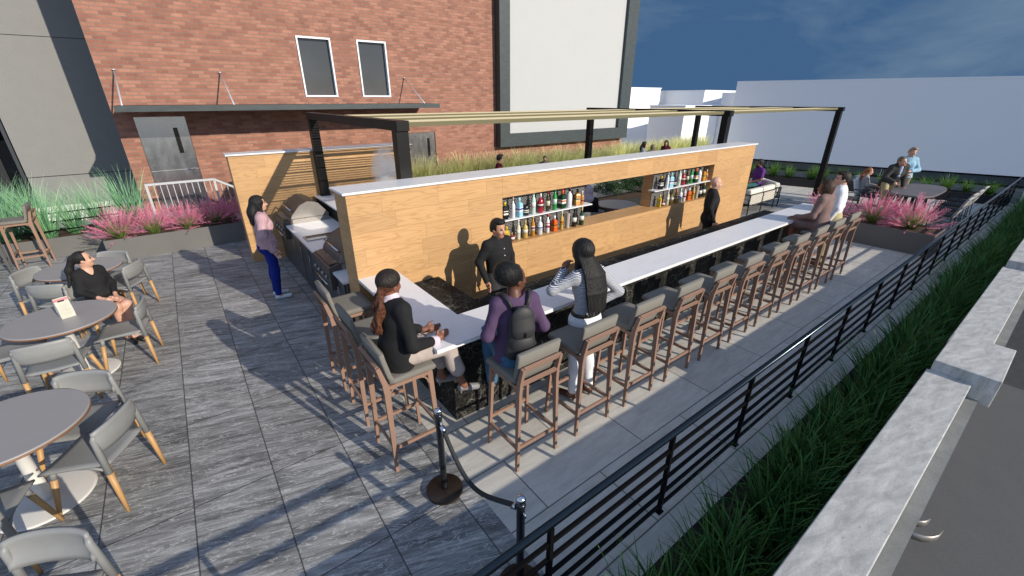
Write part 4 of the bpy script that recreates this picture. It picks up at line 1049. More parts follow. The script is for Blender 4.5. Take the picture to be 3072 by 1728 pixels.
# yellow green grass hedge along the brick wall
t = thing('long_planter', 'long planter of yellow green grass along the foot of the brick wall', 'planter', (13, 12.7, 0))
box_planter(t, 4.55, 22.5, 12.35, 13.2, .40)
yel = [blades('reed_grass', 150, .18, .55, 1.05, .032, .25, .8, s, 5, 'grass_yellow', .12) for s in (51, 52, 53)]
i = 0; x = 4.75
while x < 22.3:
    put('reed_grass_clump', yel[i % 3], (x, 12.62 + .3 * (i % 2), .36), 'yellow green grass clump in the long planter below the projection screen', 'grass', 'yellow grass clumps along the brick wall', sc=random.uniform(.85, 1.08)); i += 1
    x += .33
# dark evergreen shrubs seen through the opening of the oak wall
def shrub_mesh(seed):
    rnd = random.Random(seed); vs, fs, col = [], [], []
    for b in range(1500):
        a = rnd.uniform(0, 6.28); ph = math.acos(rnd.uniform(-.2, 1)); r = .42 * rnd.random() ** .35 * (1 + .25 * math.sin(3 * a + seed) * math.sin(4 * ph))
        p = Vector((r * math.sin(ph) * math.cos(a), r * math.sin(ph) * math.sin(a), .38 + r * .9 * math.cos(ph)))
        d = Vector((rnd.gauss(0, 1), rnd.gauss(0, 1), rnd.gauss(.3, 1))).normalized(); s = d.cross(Vector((rnd.random(), rnd.random(), rnd.random()))).normalized(); L = rnd.uniform(.03, .065)
        o = len(vs); vs += [p, p + d * L * .5 + s * .011, p + d * L, p + d * L * .5 - s * .011]; c = (rnd.random(), r / .5, rnd.random(), 1); col += [c] * 4; fs.append((o, o + 1, o + 2, o + 3))
    return leafmesh('shrub', vs, fs, col, 'shrub_leaf')
SH = [shrub_mesh(s) for s in (61, 62)]
t = thing('dark_planter', 'dark planter of evergreen shrubs behind the opening in the oak wall', 'planter', (11, 8.2, 0)); box_planter(t, 9.3, 12.4, 7.9, 8.6, .30, 'frame_black')
for i, x in enumerate((9.7, 10.3, 10.9, 11.5, 12.1)):
    put('evergreen_shrub', SH[i % 2], (x, 8.25, .16), 'dark evergreen shrub seen through the opening in the oak wall', 'shrub', 'evergreen shrubs behind the bar', sc=random.uniform(.9, 1.05))
# ------------------------------------------------------------------ people: bodies grown from smoothly blended limbs, meshed as one surface
V3 = lambda *a: np.array(a, float)
def rotm(yaw=0, pitch=0, roll=0):
    return np.array(Matrix.Rotation(R(yaw), 3, 'Z') @ Matrix.Rotation(R(pitch), 3, 'X') @ Matrix.Rotation(R(roll), 3, 'Y'))
class SDF:
    def __init__(s): s.p, s.cuts = [], []
    def cap(s, a, b, ra, rb, k=.03, m=0, sq=1.0):
        s.p.append(('c', np.array(a, float), np.array(b, float), ra, rb, k, m, sq)); return s
    def ell(s, c, r, rot=None, k=.03, m=0):
        s.p.append(('e', np.array(c, float), np.array(r, float), np.eye(3) if rot is None else rot, 0, k, m, 1)); return s
    def cut(s, f): s.cuts.append(f); return s
    @staticmethod
    def d(p, X, Y, Z):
        if p[0] == 'c':
            _, a, b, ra, rb, _, _, sq = p
            ba = b - a; L2 = max(ba @ ba, 1e-9)
            x, y, z = X - a[0], Y - a[1], Z - a[2]
            h = np.clip((x * ba[0] + y * ba[1] + z * ba[2]) / L2, 0, 1)
            dx, dy, dz = x - h * ba[0], (y - h * ba[1]) / sq, z - h * ba[2]
            return (np.sqrt(dx * dx + dy * dy + dz * dz) - (ra + (rb - ra) * h)) * (sq if sq < 1 else 1)
        _, c, r, rot, _, _, _, _ = p
        x, y, z = X - c[0], Y - c[1], Z - c[2]
        q = [rot[0, i] * x + rot[1, i] * y + rot[2, i] * z for i in range(3)]
        k0 = np.sqrt(sum((q[i] / r[i]) ** 2 for i in range(3))); k1 = np.sqrt(sum((q[i] / r[i] ** 2) ** 2 for i in range(3))) + 1e-9
        return k0 * (k0 - 1) / k1
    def bb(s, p):
        if p[0] == 'c':
            r = max(p[3], p[4]) * max(1, p[7]); return np.minimum(p[1], p[2]) - r, np.maximum(p[1], p[2]) + r
        r = p[2].max(); return p[1] - r, p[1] + r
    def mesh(s, name, h, mats):
        bbs = [s.bb(p) for p in s.p]
        lo = np.min([b[0] for b in bbs], 0) - 3 * h; hi = np.max([b[1] for b in bbs], 0) + 3 * h
        n = np.ceil((hi - lo) / h).astype(int) + 1
        ax = [lo[i] + h * np.arange(n[i]) for i in range(3)]
        D = np.full(n, .5, np.float32)
        for p, (a, b) in zip(s.p, bbs):
            k = p[5]; mg = max(2.5 * h, k * 1.3)
            i0 = np.clip(((a - mg - lo) / h).astype(int), 0, n); i1 = np.clip(((b + mg - lo) / h).astype(int) + 2, 0, n)
            sl = tuple(slice(i0[i], i1[i]) for i in range(3))
            dd = s.d(p, ax[0][sl[0]][:, None, None], ax[1][sl[1]][None, :, None], ax[2][sl[2]][None, None, :]).astype(np.float32)
            E = D[sl]
            hh = np.maximum(k - np.abs(E - dd), 0) / k
            D[sl] = np.minimum(E, dd) - hh * hh * k * .25
        if s.cuts:
            X, Y, Z = ax[0][:, None, None], ax[1][None, :, None], ax[2][None, None, :]
            for f in s.cuts: D = np.maximum(D, f(X, Y, Z).astype(np.float32))
        D[[0, -1]] = .5; D[:, [0, -1]] = .5; D[:, :, [0, -1]] = .5
        ins = D < 0
        c = np.zeros(n - 1, np.int8)
        for i in (0, 1):
            for j in (0, 1):
                for k in (0, 1): c += ins[i:n[0] - 1 + i, j:n[1] - 1 + j, k:n[2] - 1 + k]
        act = np.argwhere((c > 0) & (c < 8))
        idx = np.full(n - 1, -1, np.int32); idx[act[:, 0], act[:, 1], act[:, 2]] = np.arange(len(act))
        acc = np.zeros((len(act), 3)); cnt = np.zeros(len(act))
        for axis in range(3):
            o1, o2 = [i for i in range(3) if i != axis]
            for u in (0, 1):
                for v in (0, 1):
                    A = act.copy(); A[:, o1] += u; A[:, o2] += v
                    B = A.copy(); B[:, axis] += 1
                    da = D[A[:, 0], A[:, 1], A[:, 2]]; db = D[B[:, 0], B[:, 1], B[:, 2]]
                    m = (da < 0) != (db < 0)
                    t = np.where(m, da / np.where(m, da - db, 1), 0)
                    P = A.astype(float); P[:, axis] += t
                    acc[m] += P[m]; cnt[m] += 1
        V = lo + h * acc / np.maximum(cnt, 1)[:, None]
        F = []
        for axis in range(3):
            o1, o2 = (axis + 1) % 3, (axis + 2) % 3
            sa = [slice(None)] * 3; sb = [slice(None)] * 3
            sa[axis] = slice(0, -1); sb[axis] = slice(1, None)
            a, b = ins[tuple(sa)], ins[tuple(sb)]
            e = np.argwhere(a != b)
            e = e[(e[:, o1] > 0) & (e[:, o2] > 0) & (e[:, o1] < n[o1] - 1) & (e[:, o2] < n[o2] - 1)]
            fl = a[e[:, 0], e[:, 1], e[:, 2]]
            q = []
            for u, v in ((-1, -1), (0, -1), (0, 0), (-1, 0)):
                g = e.copy(); g[:, o1] += u; g[:, o2] += v
                q.append(idx[g[:, 0], g[:, 1], g[:, 2]])
            q = np.stack(q, 1); q[~fl] = q[~fl][:, ::-1]
            F.append(q)
        F = np.concatenate(F); F = F[(F >= 0).all(1)]
        me = bpy.data.meshes.new(name)
        me.vertices.add(len(V)); me.vertices.foreach_set('co', V.ravel())
        me.loops.add(len(F) * 4); me.loops.foreach_set('vertex_index', F.ravel().astype(np.int32))
        me.polygons.add(len(F)); me.polygons.foreach_set('loop_start', np.arange(0, len(F) * 4, 4, dtype=np.int32))
        try: me.polygons.foreach_set('loop_total', np.full(len(F), 4, np.int32))
        except Exception: pass
        ms = sorted({p[6] for p in s.p})
        if len(ms) > 1:
            C = V[F].mean(1); best = np.full(len(C), 9.); mi = np.zeros(len(C), np.int32)
            for p in s.p:
                dd = s.d(p, C[:, 0], C[:, 1], C[:, 2]); w = dd < best + (0 if p[6] == 0 else .0004)
                mi[w] = p[6]; best[w] = dd[w]
            me.polygons.foreach_set('material_index', mi)
        me.polygons.foreach_set('use_smooth', np.ones(len(F), bool))
        me.update(calc_edges=True); me.validate()
        for m in mats: me.materials.append(M[m])
        return me
def unit(v): v = np.array(v, float); return v / (np.linalg.norm(v) + 1e-9)
BASE = dict(P=(0, 0, .95), W=(0, .0, 1.10), C=(0, .005, 1.27), N=(0, -.015, 1.435), Hd=(0, .02, 1.585),
            shR=(.165, -.015, 1.385), elR=(.215, -.04, 1.12), wrR=(.225, .03, .885), shL=(-.165, -.015, 1.385), elL=(-.215, -.04, 1.12), wrL=(-.225, .03, .885),
            hipR=(.085, 0, .93), knR=(.09, .02, .51), anR=(.09, -.02, .085), toR=(.105, .13, .03), hipL=(-.085, 0, .93), knL=(-.09, .02, .51), anL=(-.09, -.02, .085), toL=(-.105, .13, .03))
def seated(sz, knee=.43, lean=-.02, spread=.09, foot=.40, fz=None):
    P = dict(P=(0, 0, sz + .105), W=(0, lean * .4, sz + .255), C=(0, lean, sz + .42), N=(0, lean * 1.25, sz + .585), Hd=(0, lean + .05, sz + .735))
    fz = sz - .44 if fz is None else fz
    for s, n in ((1, 'R'), (-1, 'L')):
        P['hip' + n] = (.085 * s, .03, sz + .085); P['kn' + n] = (spread * s * 1.15, knee, sz + .075)
        P['an' + n] = (spread * s * 1.1, foot, fz + .085); P['to' + n] = (spread * s * 1.2, foot + .15, fz + .03)
        P['sh' + n] = (.165 * s, lean * 1.1, sz + .535); P['el' + n] = (.22 * s, lean + .03, sz + .28); P['wr' + n] = (.15 * s, .26, sz + .20)
    return P
def person(label, loc, face, pose=None,  s=1.0, sex='f', skin='skin_light', head=(0, 0), hair=('short', 'hair_black'), top=None, legs=None, shoes='shoe_black', h=.011, hands=None, extra=None, jacket=None, lip='lip_rose', heel=False, group=None):
    J = {k: np.array(v, float) * s for k, v in BASE.items()}
    for k, v in (pose or {}).items(): J[k] = np.array(v, float)
    th = math.atan2(-face[0], face[1]) if isinstance(face, (tuple, list)) else face
    t = thing('person', label, 'person', loc, th, group)
    f = sex == 'f'
    HR = rotm(head[0], head[1], head[2] if len(head) > 2 else 0)
    for n in 'RL':
        if f: J['sh' + n][0] *= .89
    hs = s * (.97 if f else 1.0)
    hp = lambda *a: J['Hd'] + HR @ (np.array(a) * hs)
    up = unit(J['N'] - J['P'])
    wch, wwa, whi = (.124, .104, .150) if f else (.155, .132, .145)
    def torso(B, g, m=0, low=True):
        B.cap(J['P'] + V3(0, .0, .0), J['W'], (whi + g) * s * .98, (wwa + g) * s, .08, m, .70)
        B.cap(J['W'], J['C'], (wwa + g) * s, (wch + g) * s, .08, m, .70)
        B.cap(J['C'], J['C'] * .35 + J['N'] * .65, (wch + g) * s, (.095 + g) * s, .07, m, .72)
        B.cap(J['shL'], J['shR'], (.047 + g) * s, (.047 + g) * s, .06, m)
        if f:
            fw = unit(np.cross(up, unit(J['shR'] - J['shL'])))
            for q in (-1, 1): B.ell(J['C'] + V3(.06 * q * s, 0, -.02 * s) + fw * .062 * s, np.array((.050, .040, .055)) * s + g, None, .05, m)
    def arm(B, n, g, m=0, fore=1.0):
        B.cap(J['sh' + n], J['el' + n], ((.043 if f else .047) + g) * s, ((.034 if f else .038) + g) * s, .035, m)
        if fore > 0: B.cap(J['el' + n], J['el' + n] + (J['wr' + n] - J['el' + n]) * fore, (.036 + g) * s, (.036 - .011 * fore + g) * s, .025, m)
    def leg(B, n, g, m=0, shin=1.0, fl=0):
        B.cap(J['hip' + n], J['kn' + n], ((.088 if f else .086) + g) * s, (.054 + g) * s, .05, m)
        if shin > 0:
            a, k = J['an' + n], J['kn' + n]
            B.cap(k, k + (a - k) * shin, (.053 + g) * s, (.053 - .018 * shin + g + fl) * s, .035, m)
            if shin > .5: B.ell(k + (a - k) * .3 + V3(0, -.018 * s, 0), np.array((.048, .05, .11)) * s + g, None, .04, m)
    # ---- body, one surface
    B = SDF()
    torso(B, -.012)
    for n in 'RL': arm(B, n, 0 if not top else -.002); leg(B, n, 0 if not legs or legs[0] == 'skirt' else -.008)
    B.cap(J['N'] + V3(0, 0, -.03) * s, J['Hd'] + HR @ V3(0, -.022, -.06) * s, .056 * s, .05 * s, .03)
    B.ell(hp(0, -.012, .028), V3(.076, .097, .092) * hs, HR, .03)
    B.ell(hp(0, .02, -.045), V3(.057, .072, .072) * hs, HR, .035)
    B.ell(hp(0, .052, -.092), V3(.027, .027, .022) * hs, HR, .03)
    B.cap(hp(0, .084, .006), hp(0, .108, -.036), .010 * hs, .0155 * hs, .014)
    for q in (-1, 1):
        B.ell(hp(.074 * q, -.014, -.012), V3(.011, .022, .033) * hs, HR, .008)
        B.ell(hp(.034 * q, .062, -.035), V3(.024, .024, .022) * hs, HR, .02)
        B.cap(hp(.018 * q, .0872, .028), hp(.044 * q, .0745, .030), .0032 * hs, .0025 * hs, .004, 1)
        B.ell(hp(.032 * q, .0800, .009), V3(.0095, .0065, .0042) * hs, HR, .003, 1)
    B.cap(hp(-.017, .0885, -.066), hp(.017, .0885, -.066), .006 * hs, .006 * hs, .006, 2)
    for n, sg in (('R', 1), ('L', -1)):
        hd, lat, curl = (hands or {}).get(n, (unit(J['wr' + n] - J['el' + n]), V3(0, 1, 0), .5))
        hd = unit(hd); lat = unit(np.array(lat, float) - hd * (np.array(lat) @ hd)); nr = np.cross(hd, lat) * sg
        # palm side: towards the body for a hanging arm
        w = J['wr' + n]; rf = max(.0085 * s, .62 * h)
        B.cap(w, w + hd * .055 * s, .026 * s, .030 * s, .02)
        B.ell(w + hd * .06 * s, V3(.036, .036, .036) * s * .9, None, .02)
        for i in range(4):
            b = w + hd * .085 * s + lat * (.0255 - .017 * i) * s; L = (.072, .08, .074, .058)[i] * s
            m1 = b + unit(hd + nr * curl * .5) * L * .5; e = m1 + unit(hd + nr * curl * 1.5) * L * .5
            B.cap(w + hd * .05 * s + lat * (.022 - .0145 * i) * s, b, rf * 1.25, rf * 1.1, .012); B.cap(b, m1, rf * 1.05, rf, .006); B.cap(m1, e, rf, rf * .85, .006)
        b = w + hd * .03 * s + lat * .024 * s; m1 = b + unit(hd * .7 + lat * .8 + nr * .3) * .042 * s; e = m1 + unit(hd + lat * .2 + nr * .3) * .035 * s
        B.cap(b, m1, rf * 1.5, rf * 1.25, .015); B.cap(m1, e, rf * 1.2, rf, .008)
        a, k = J['an' + n], J['to' + n]; 
        B.cap(a, a + (k - a) * .1 + V3(0, 0, -.03 * s), .034 * s, .034 * s, .03); B.cap(a + V3(0, 0, -.035) * s, k, .03 * s, .024 * s, .03)
    o = link('body', B.mesh('body', h, [skin, 'eye_dark', lip]), [], t)
    # ---- clothes
    if legs:
        kind, mat = legs[0], legs[1]; T = SDF(); g = legs[2] if len(legs) > 2 else .010
        wz = (J['P'] * .55 + J['W'] * .45)
        T.cap(J['P'] + V3(0, .0, -.0), wz, (whi + g) * s, (wwa + .018 + g) * s, .06, 0, .72)
        if kind == 'trousers':
            for n in 'RL': leg(T, n, g, 0, .96, legs[3] if len(legs) > 3 else .004)
            T.ell(J['P'] + V3(0, -.05 * s, -.05 * s), V3(.14, .10, .12) * s, None, .06)
        elif kind == 'capri':
            for n in 'RL': leg(T, n, g, 0, .62, .018)
        else:    # skirt / shorts
            for n in 'RL': T.cap(J['hip' + n], J['hip' + n] + (J['kn' + n] - J['hip' + n]) * legs[3], (.095 + g) * s, (.088 + g) * s, .08)
        link(dict(trousers='trousers', capri='trousers').get(kind, 'skirt'), T.mesh('legwear', h, [mat]), [], t)
    if top:
        mat, sl, hem, g, neck = top; T = SDF(); torso(T, g)
        for n in 'RL':
            T.cap(J['sh' + n], J['el' + n], ((.044 if f else .048) + g) * s, ((.036 if f else .04) + g) * s, .04)
            if sl > .5: T.cap(J['el' + n], J['el' + n] + (J['wr' + n] - J['el' + n]) * min(1, (sl - .5) * 2), (.038 + g) * s, (.030 + g * .8) * s, .03)
        if sl <= .5:
            for n in 'RL':
                a, b = J['sh' + n], J['el' + n]; dvec = unit(b - a); c = a + (b - a) * (sl * 2)
                T.cut(lambda X, Y, Z, c=c, dv=dvec, a=a: np.where(np.sqrt((X - c[0]) ** 2 + (Y - c[1]) ** 2 + (Z - c[2]) ** 2) < .14 * s, (X - c[0]) * dv[0] + (Y - c[1]) * dv[1] + (Z - c[2]) * dv[2], -1))
            for q in list(T.p):
                pass
        if hem is not None:
            hz = J['P'] - up * hem * s
            if hem > .02: T.cap(J['P'], hz, (whi + g + .006) * s, (whi + g + .02) * s, .06, 0, .74)
            u2 = unit(J['W'] - J['P']); 
            arms = [(J['el' + n], J['wr' + n]) for n in 'RL']
            T.cut(lambda X, Y, Z: np.where(np.minimum.reduce([SDF.d(('c', a, b, .07 * s, .07 * s, 0, 0, 1), X, Y, Z) for a, b in arms]) < 0, -1, -((X - hz[0]) * u2[0] + (Y - hz[1]) * u2[1] + (Z - hz[2]) * u2[2])))
        nk = J['N'] + V3(0, .012, .055) * s
        if neck == 'v':
            fwd = unit(np.cross(up, unit(J['shR'] - J['shL'])))
            vb = J['C'] + fwd * .15 * s + up * .01 * s
            T.cut(lambda X, Y, Z: -SDF.d(('c', nk + fwd * .03 * s, vb, .072 * s, .008 * s, 0, 0, 1), X, Y, Z))
        else: T.cut(lambda X, Y, Z: -SDF.d(('e', nk, V3(.072, .075, .075 if neck == 'crew' else .06) * s, np.eye(3), 0, 0, 0, 1), X, Y, Z))
        link({'k': 'sweater', 's': 'shirt'}.get(mat[0], 'top'), T.mesh('top', h, [mat]), [], t)
        if neck == 'collar':
            c = MB(); ring = []
            for i in range(21):
                a = R(115) + i / 20 * R(310); ring.append(a)
            P = [[tuple(J['N'] + V3(math.cos(a) * r_ * s, (math.sin(a) * r_ * .95 + .006) * s, z * s)) for a in ring] for r_, z in ((.060, .055), (.074, .03), (.088, .0))]
            part('collar', c.grid(P, thick=.004), mat, t, False)
    # ---- shoes
    if shoes:
        for n in 'RL':
            S = SDF(); a, k = J['an' + n], J['to' + n]; fd = unit((k - a) * V3(1, 1, 0)); hl = a + V3(0, 0, -.05 * s) - fd * .02 * s
            S.cap(hl, k + fd * .02 * s, .036 * s, .034 * s, .03)
            if not heel: S.cap(a + V3(0, 0, -.03 * s), a + V3(0, 0, .0 * s), .04 * s, .038 * s, .03)
            else: S.cap(hl, hl + V3(0, 0, -.075 * s), .02 * s, .008 * s, .01)
            zb = min(hl[2], k[2]) - .033 * s
            if heel: S.cut(lambda X, Y, Z, a=a, fd=fd: np.minimum(Z - (a[2] - .022 * s), ((X - a[0]) * fd[0] + (Y - a[1]) * fd[1]) * -1 + .0) + 0 * X)
            link('shoe', S.mesh('shoe', min(h, .010), [shoes]), [], t)
    # ---- hair
    hk, hm = hair[0], hair[1]
    if hk != 'none':
        Hh = SDF(); A = hair[2] if len(hair) > 2 else {}
        if hk == 'hijab':
            Hh.ell(hp(0, -.015, .02), V3(.094, .115, .115) * hs, HR, .04); Hh.cap(hp(0, -.01, -.06), J['N'] + V3(0, .01, -.03) * s, .085 * s, .12 * s, .07)
            Hh.cap(J['shL'], J['shR'], .06 * s, .06 * s, .06); Hh.cap(J['N'], J['C'] + V3(0, .07, .02) * s, .1 * s, .10 * s, .06)
            Hh.cut(lambda X, Y, Z: -SDF.d(('e', hp(0, .11, -.03), V3(.056, .06, .085) * hs, HR, 0, 0, 0, 1), X, Y, Z))
        else:
            ins = {'short': .010, 'bob': .018, 'long': .016, 'ponytail': .009, 'braid': .024, 'bun': .008, 'buzz': .004, 'cap': .016}.get(hk, .01)
            Hh.ell(hp(0, -.017, .034), (V3(.078, .098, .092) + ins) * hs, HR, .03)
            if hk in ('short', 'buzz', 'cap'): Hh.ell(hp(0, -.05, -.02), (V3(.068, .06, .07) + ins) * hs, HR, .03)
            if hk == 'short': Hh.ell(hp(.01, .045, .10), V3(.062, .05, .03) * hs, HR, .03)
            zc = {'short': -.05, 'buzz': -.04, 'cap': -.045, 'bun': -.06, 'ponytail': -.06}.get(hk)
            if hk == 'bob':
                Hh.ell(hp(0, -.03, -.04), V3(.096, .095, .115) * hs, HR, .04)
                for q in (-1, 1): Hh.cap(hp(.078 * q, .01, .03), hp(.078 * q, .015, -.10), .024 * hs, .022 * hs, .03)
                zc = -.115
            if hk in ('long', 'braid'):
                L = A.get('len', .35); wd = A.get('w', .085)
                bk = J['N'] + V3(0, -.085, .02) * s
                if hk == 'long':
                    e = J['N'] + V3(0, -.105, .19 - L) * s
                    Hh.cap(hp(0, -.055, .0), bk, wd * s, wd * 1.1 * s, .05, 0, .7)
                    Hh.cap(bk, e, wd * 1.1 * s, wd * A.get('tip', .75) * s, .05, 0, .55)
                else:
                    top_ = hp(0, -.075, .03)
                    for i in range(13):
                        u = (i - 6) / 6; cu = math.cos(u * 1.25)
                        p1 = hp(.085 * u, -.012 - .092 * cu, -.02); p2 = J['N'] + V3(wd * 1.02 * u, -.10 - .045 * cu, -.02) * s
                        p3 = J['C'] + V3(wd * 1.08 * u, -.115 - .04 * cu, -.02) * s; p4 = J['W'] + V3(wd * .95 * u, -.118 - .035 * cu, -.03 + .025 * math.sin(i * 2.7)) * s
                        Hh.cap(hp(.05 * u, -.05 - .03 * cu, .10), p1, .020 * s, .0185 * s, .008); Hh.cap(p1, p2, .0185 * s, .0175 * s, .007); Hh.cap(p2, p3, .0175 * s, .0165 * s, .007); Hh.cap(p3, p4, .0165 * s, .009 * s, .007)
                for q in (-1, 1): Hh.cap(hp(.075 * q, -.01, .03), hp(.08 * q, -.0, -.13) + V3(0, -.01, 0), .026 * s, .030 * s, .04)
            if hk == 'ponytail':
                a = hp(0, -.115, A.get('at', .03)); bb = a + V3(*A.get('dir', (0, -.05, -.2))) * s; r = A.get('r', .035) * s
                Hh.cap(hp(0, -.09, A.get('at', .03)), a, .022 * s, .03 * s, .02)
                if A.get('curl'):
                    prev = a
                    for st in range(9):     # wavy locks side by side
                        ph = st * 1.7; ox, oy = (st % 3 - 1) * .026, (st // 3 - 1) * .018; prev = a
                        for i in range(1, 10):
                            u = i / 9; fl = min(1, u * 3) * (1 - .35 * u)
                            q = a + (bb - a) * u * (1 - .03 * (st % 4)) + V3(ox * fl * 1.35 + .011 * math.sin(i * 1.5 + ph), oy * fl * 1.3 + .009 * math.cos(i * 1.3 + ph), 0) * s
                            Hh.cap(prev, q, .0165 * s, .0165 * s * (1 if i < 9 else .4), .006); prev = q
                else:
                    md = (a + bb) / 2 + V3(0, -.03, .02) * s
                    Hh.cap(a, md, r, r * 1.1, .03); Hh.cap(md, bb, r * 1.1, r * .45, .03)
            if hk == 'bun': Hh.ell(hp(*A.get('at', (0, -.11, .06))), V3(.10, .095, .095) * A.get('r', 1) * hs, HR, .02)
            inv = HR.T
            def loc_(X, Y, Z): 
                x, y, z = X - J['Hd'][0], Y - J['Hd'][1], Z - J['Hd'][2]
                return [(inv[i, 0] * x + inv[i, 1] * y + inv[i, 2] * z) / hs for i in range(3)]
            fx = {'bob': .068, 'long': .064, 'braid': .064}.get(hk, .078)
            def facecut(X, Y, Z):
                x, y, z = loc_(X, Y, Z)
                zt = .102 if hk in ('ponytail', 'bun') and not A.get('curl') else .072
                front = np.maximum.reduce([np.abs(x) - fx, .022 - y + .35 * np.maximum(0, np.abs(x) - .045), z - zt + 0 * x])
                return -front
            Hh.cut(facecut)
            if zc is not None and hk not in ('ponytail', 'bun'):
                Hh.cut(lambda X, Y, Z: zc * hs - loc_(X, Y, Z)[2] * hs)
            if hk in ('short', 'buzz', 'cap', 'bun', 'ponytail'):
                def earcut(X, Y, Z):
                    x, y, z = loc_(X, Y, Z); m = np.maximum(z + .018, -.03 - y)
                    return -m if hk not in ('ponytail', 'bun') else np.where((y > -.03), -m, -1)
                Hh.cut(earcut)
        link('headscarf' if hk == 'hijab' else 'hair', Hh.mesh('hair', min(h, .009), [hm]), [], t)
    if hair[0] == 'short' and sex == 'beard' : pass
    if extra: extra(t, J, s, hp, HR)
    return t
# ------------------------------------------------------------------ the people of the photograph
NEAR, FAR = .0085, .013
def belt(mat, g=.016):
    def f(t, J, s, hp, HR):
        w = J['P'] * .55 + J['W'] * .45
        T = SDF().cap(w - V3(0, 0, .012), w + V3(0, 0, .012), (.142 + g) * s, (.140 + g) * s, .02, 0, .73)
        T.cut(lambda X, Y, Z: np.abs(Z - w[2]) - .019)
        link('belt', T.mesh('belt', .009, [mat]), [], t)
    return f
def buttons(n, mat='white_button', y=.125):
    def f(t, J, s, hp, HR):
        for i in range(n):
            c = J['C'] + (J['N'] - J['C']) * (.45 - .55 * i)
            part('button', MB().lathe([(.007, 0), (.007, .004)], n=8), mat, t, False).matrix_local = Matrix.Translation((c[0], c[1] + y * s, c[2])) @ Matrix.Rotation(R(-90), 4, 'X')
    return f
def both(*fs):
    def f(*a):
        for g in fs: g(*a)
    return f
# woman in pink sweater
person('woman in a pink knit sweater and blue jeans standing beside the grills', (.80, 7.42, 0), (1, .02), dict(elR=(.215, -.06, 1.09), wrR=(.235, .04, .86)), .975, 'f', 'skin_light', (0, 4), ('long', 'hair_black', dict(len=.30, w=.088, tip=.85)),
       ('knit_pink', 1, .05, .028, 'crew'), ('trousers', 'cl_jeans', .008), 'shoe_white', NEAR)
# woman in black blazer at the tables
ps = seated(.455, .42, -.05, .05, .36)
ps.update(W=(0, -.03, .68), C=(0, -.06, .82), N=(0, -.09, .965), Hd=(0, -.06, 1.10), shR=(.132, -.085, .92), shL=(-.132, -.085, .92), elR=(.175, -.03, .71), wrR=(.075, .24, .615), elL=(-.175, -.03, .71), wrL=(-.03, .28, .61), anR=(.04, .37, .10), anL=(-.03, .40, .10), toR=(.05, .50, .03), toL=(-.03, .53, .03))
person('woman in a black blazer sitting at the middle table, legs bare', (-1.25, 7.42, 0), (.50, -.87), ps, .90, 'f', 'skin_light', (62, 6), ('ponytail', 'hair_black', dict(at=.045, dir=(.12, -.03, -.36), r=.042)),
       ('cl_black', .82, .10, .008, 'v'), ('skirt', 'cl_black', .006, .42), 'shoe_black', NEAR, dict(R=((-.3, .9, -.1), (-.8, -.2, .4), .2), L=((.4, .9, -.1), (.8, -.3, .4), .2)), heel=True)
# bartenders
person('male bartender with black hair and a black shirt behind the bar near the left niche', (2.955, 4.2, 0), (.08, -1), dict(elR=(.262, -.05, 1.13), wrR=(.235, .06, .90), elL=(-.245, -.03, 1.12), wrL=(-.23, .05, .88)), .965, 'm', 'skin_tan', (8, -4), ('short', 'hair_black'),
       ('cl_black', 1, .02, .013, 'collar'), ('trousers', 'cl_char', .010), 'shoe_black', NEAR, extra=both(buttons(3, y=.135), belt('belt_black')))
person('bald male bartender in black standing behind the bar near the right niche', (7.93, 4.16, 0), (.62, -.78), dict(elR=(.25, -.05, 1.12), wrR=(.245, .05, .88)), .975, 'm', 'skin_light', (8, 0), ('none', 'hair_black'),
       ('cl_black', 1, .02, .013, 'collar'), ('trousers', 'cl_black', .010), 'shoe_black', .010)
# ponytailed woman at the short end
ps = seated(.955, .40, .02, .07, .47, .42)
ps.update(Hd=(-.02, .03, 1.655), N=(0, .02, 1.51), elR=(.25, .02, 1.20), wrR=(.16, .30, 1.10), elL=(-.23, .06, 1.20), wrL=(-.05, .33, 1.11), knR=(.17, .42, .985), knL=(.02, .44, .98), anR=(.24, .50, .60), anL=(.02, .42, .62), toR=(.27, .62, .50), toL=(.04, .53, .53))
person('woman with a curly auburn ponytail and black jacket at the short end of the bar', (1.07, 3.03, 0), (1, .16), ps, .97, 'f', 'skin_brown', (16, 0), ('ponytail', 'hair_auburn', dict(at=-.03, dir=(-.01, -.075, -.36), r=.05, curl=1)),
       ('cl_black', .92, .13, .017, 'crew'), ('capri', 'cl_oat', .012), 'shoe_grey', NEAR, dict(R=((-.25, .9, .1), (-.5, .2, .8), .7), L=((.4, .9, 0), (0, .2, .9), .3)), heel=True, lip='lip_dark',
       extra=lambda t, J, s, hp, HR: (part('headband', MB().tube([tuple(hp(.05 * math.sin(a) * .4, -.118 + .012 * math.cos(a), -.035 + .03 * math.cos(a))) for a in [k * .5 for k in range(13)]], .006, 6), 'white_button', t, False), link('hair_cap', SDF().ell(hp(0, -.012, .045), V3(.092, .110, .092) * s, HR).cut(lambda X, Y, Z: (J['Hd'][2] + .0 - Z) + .35 * (Y - J['Hd'][1])).mesh('cap', .009, ['hair_dark']), [], t),
                                      link('shirt_cuff', SDF().cap(J['wrR'] + unit(J['elR'] - J['wrR']) * .055, J['wrR'] + unit(J['elR'] - J['wrR']) * .005, .046, .043).mesh('cuff', .008, ['cl_pinkshirt']), [], t), link('shirt_collar', SDF().cap(J['N'] + V3(0, -.004, .018), J['N'] + V3(0, .0, .032), .073, .068, .02).mesh('collar', .008, ['cl_pinkshirt']), [], t)))
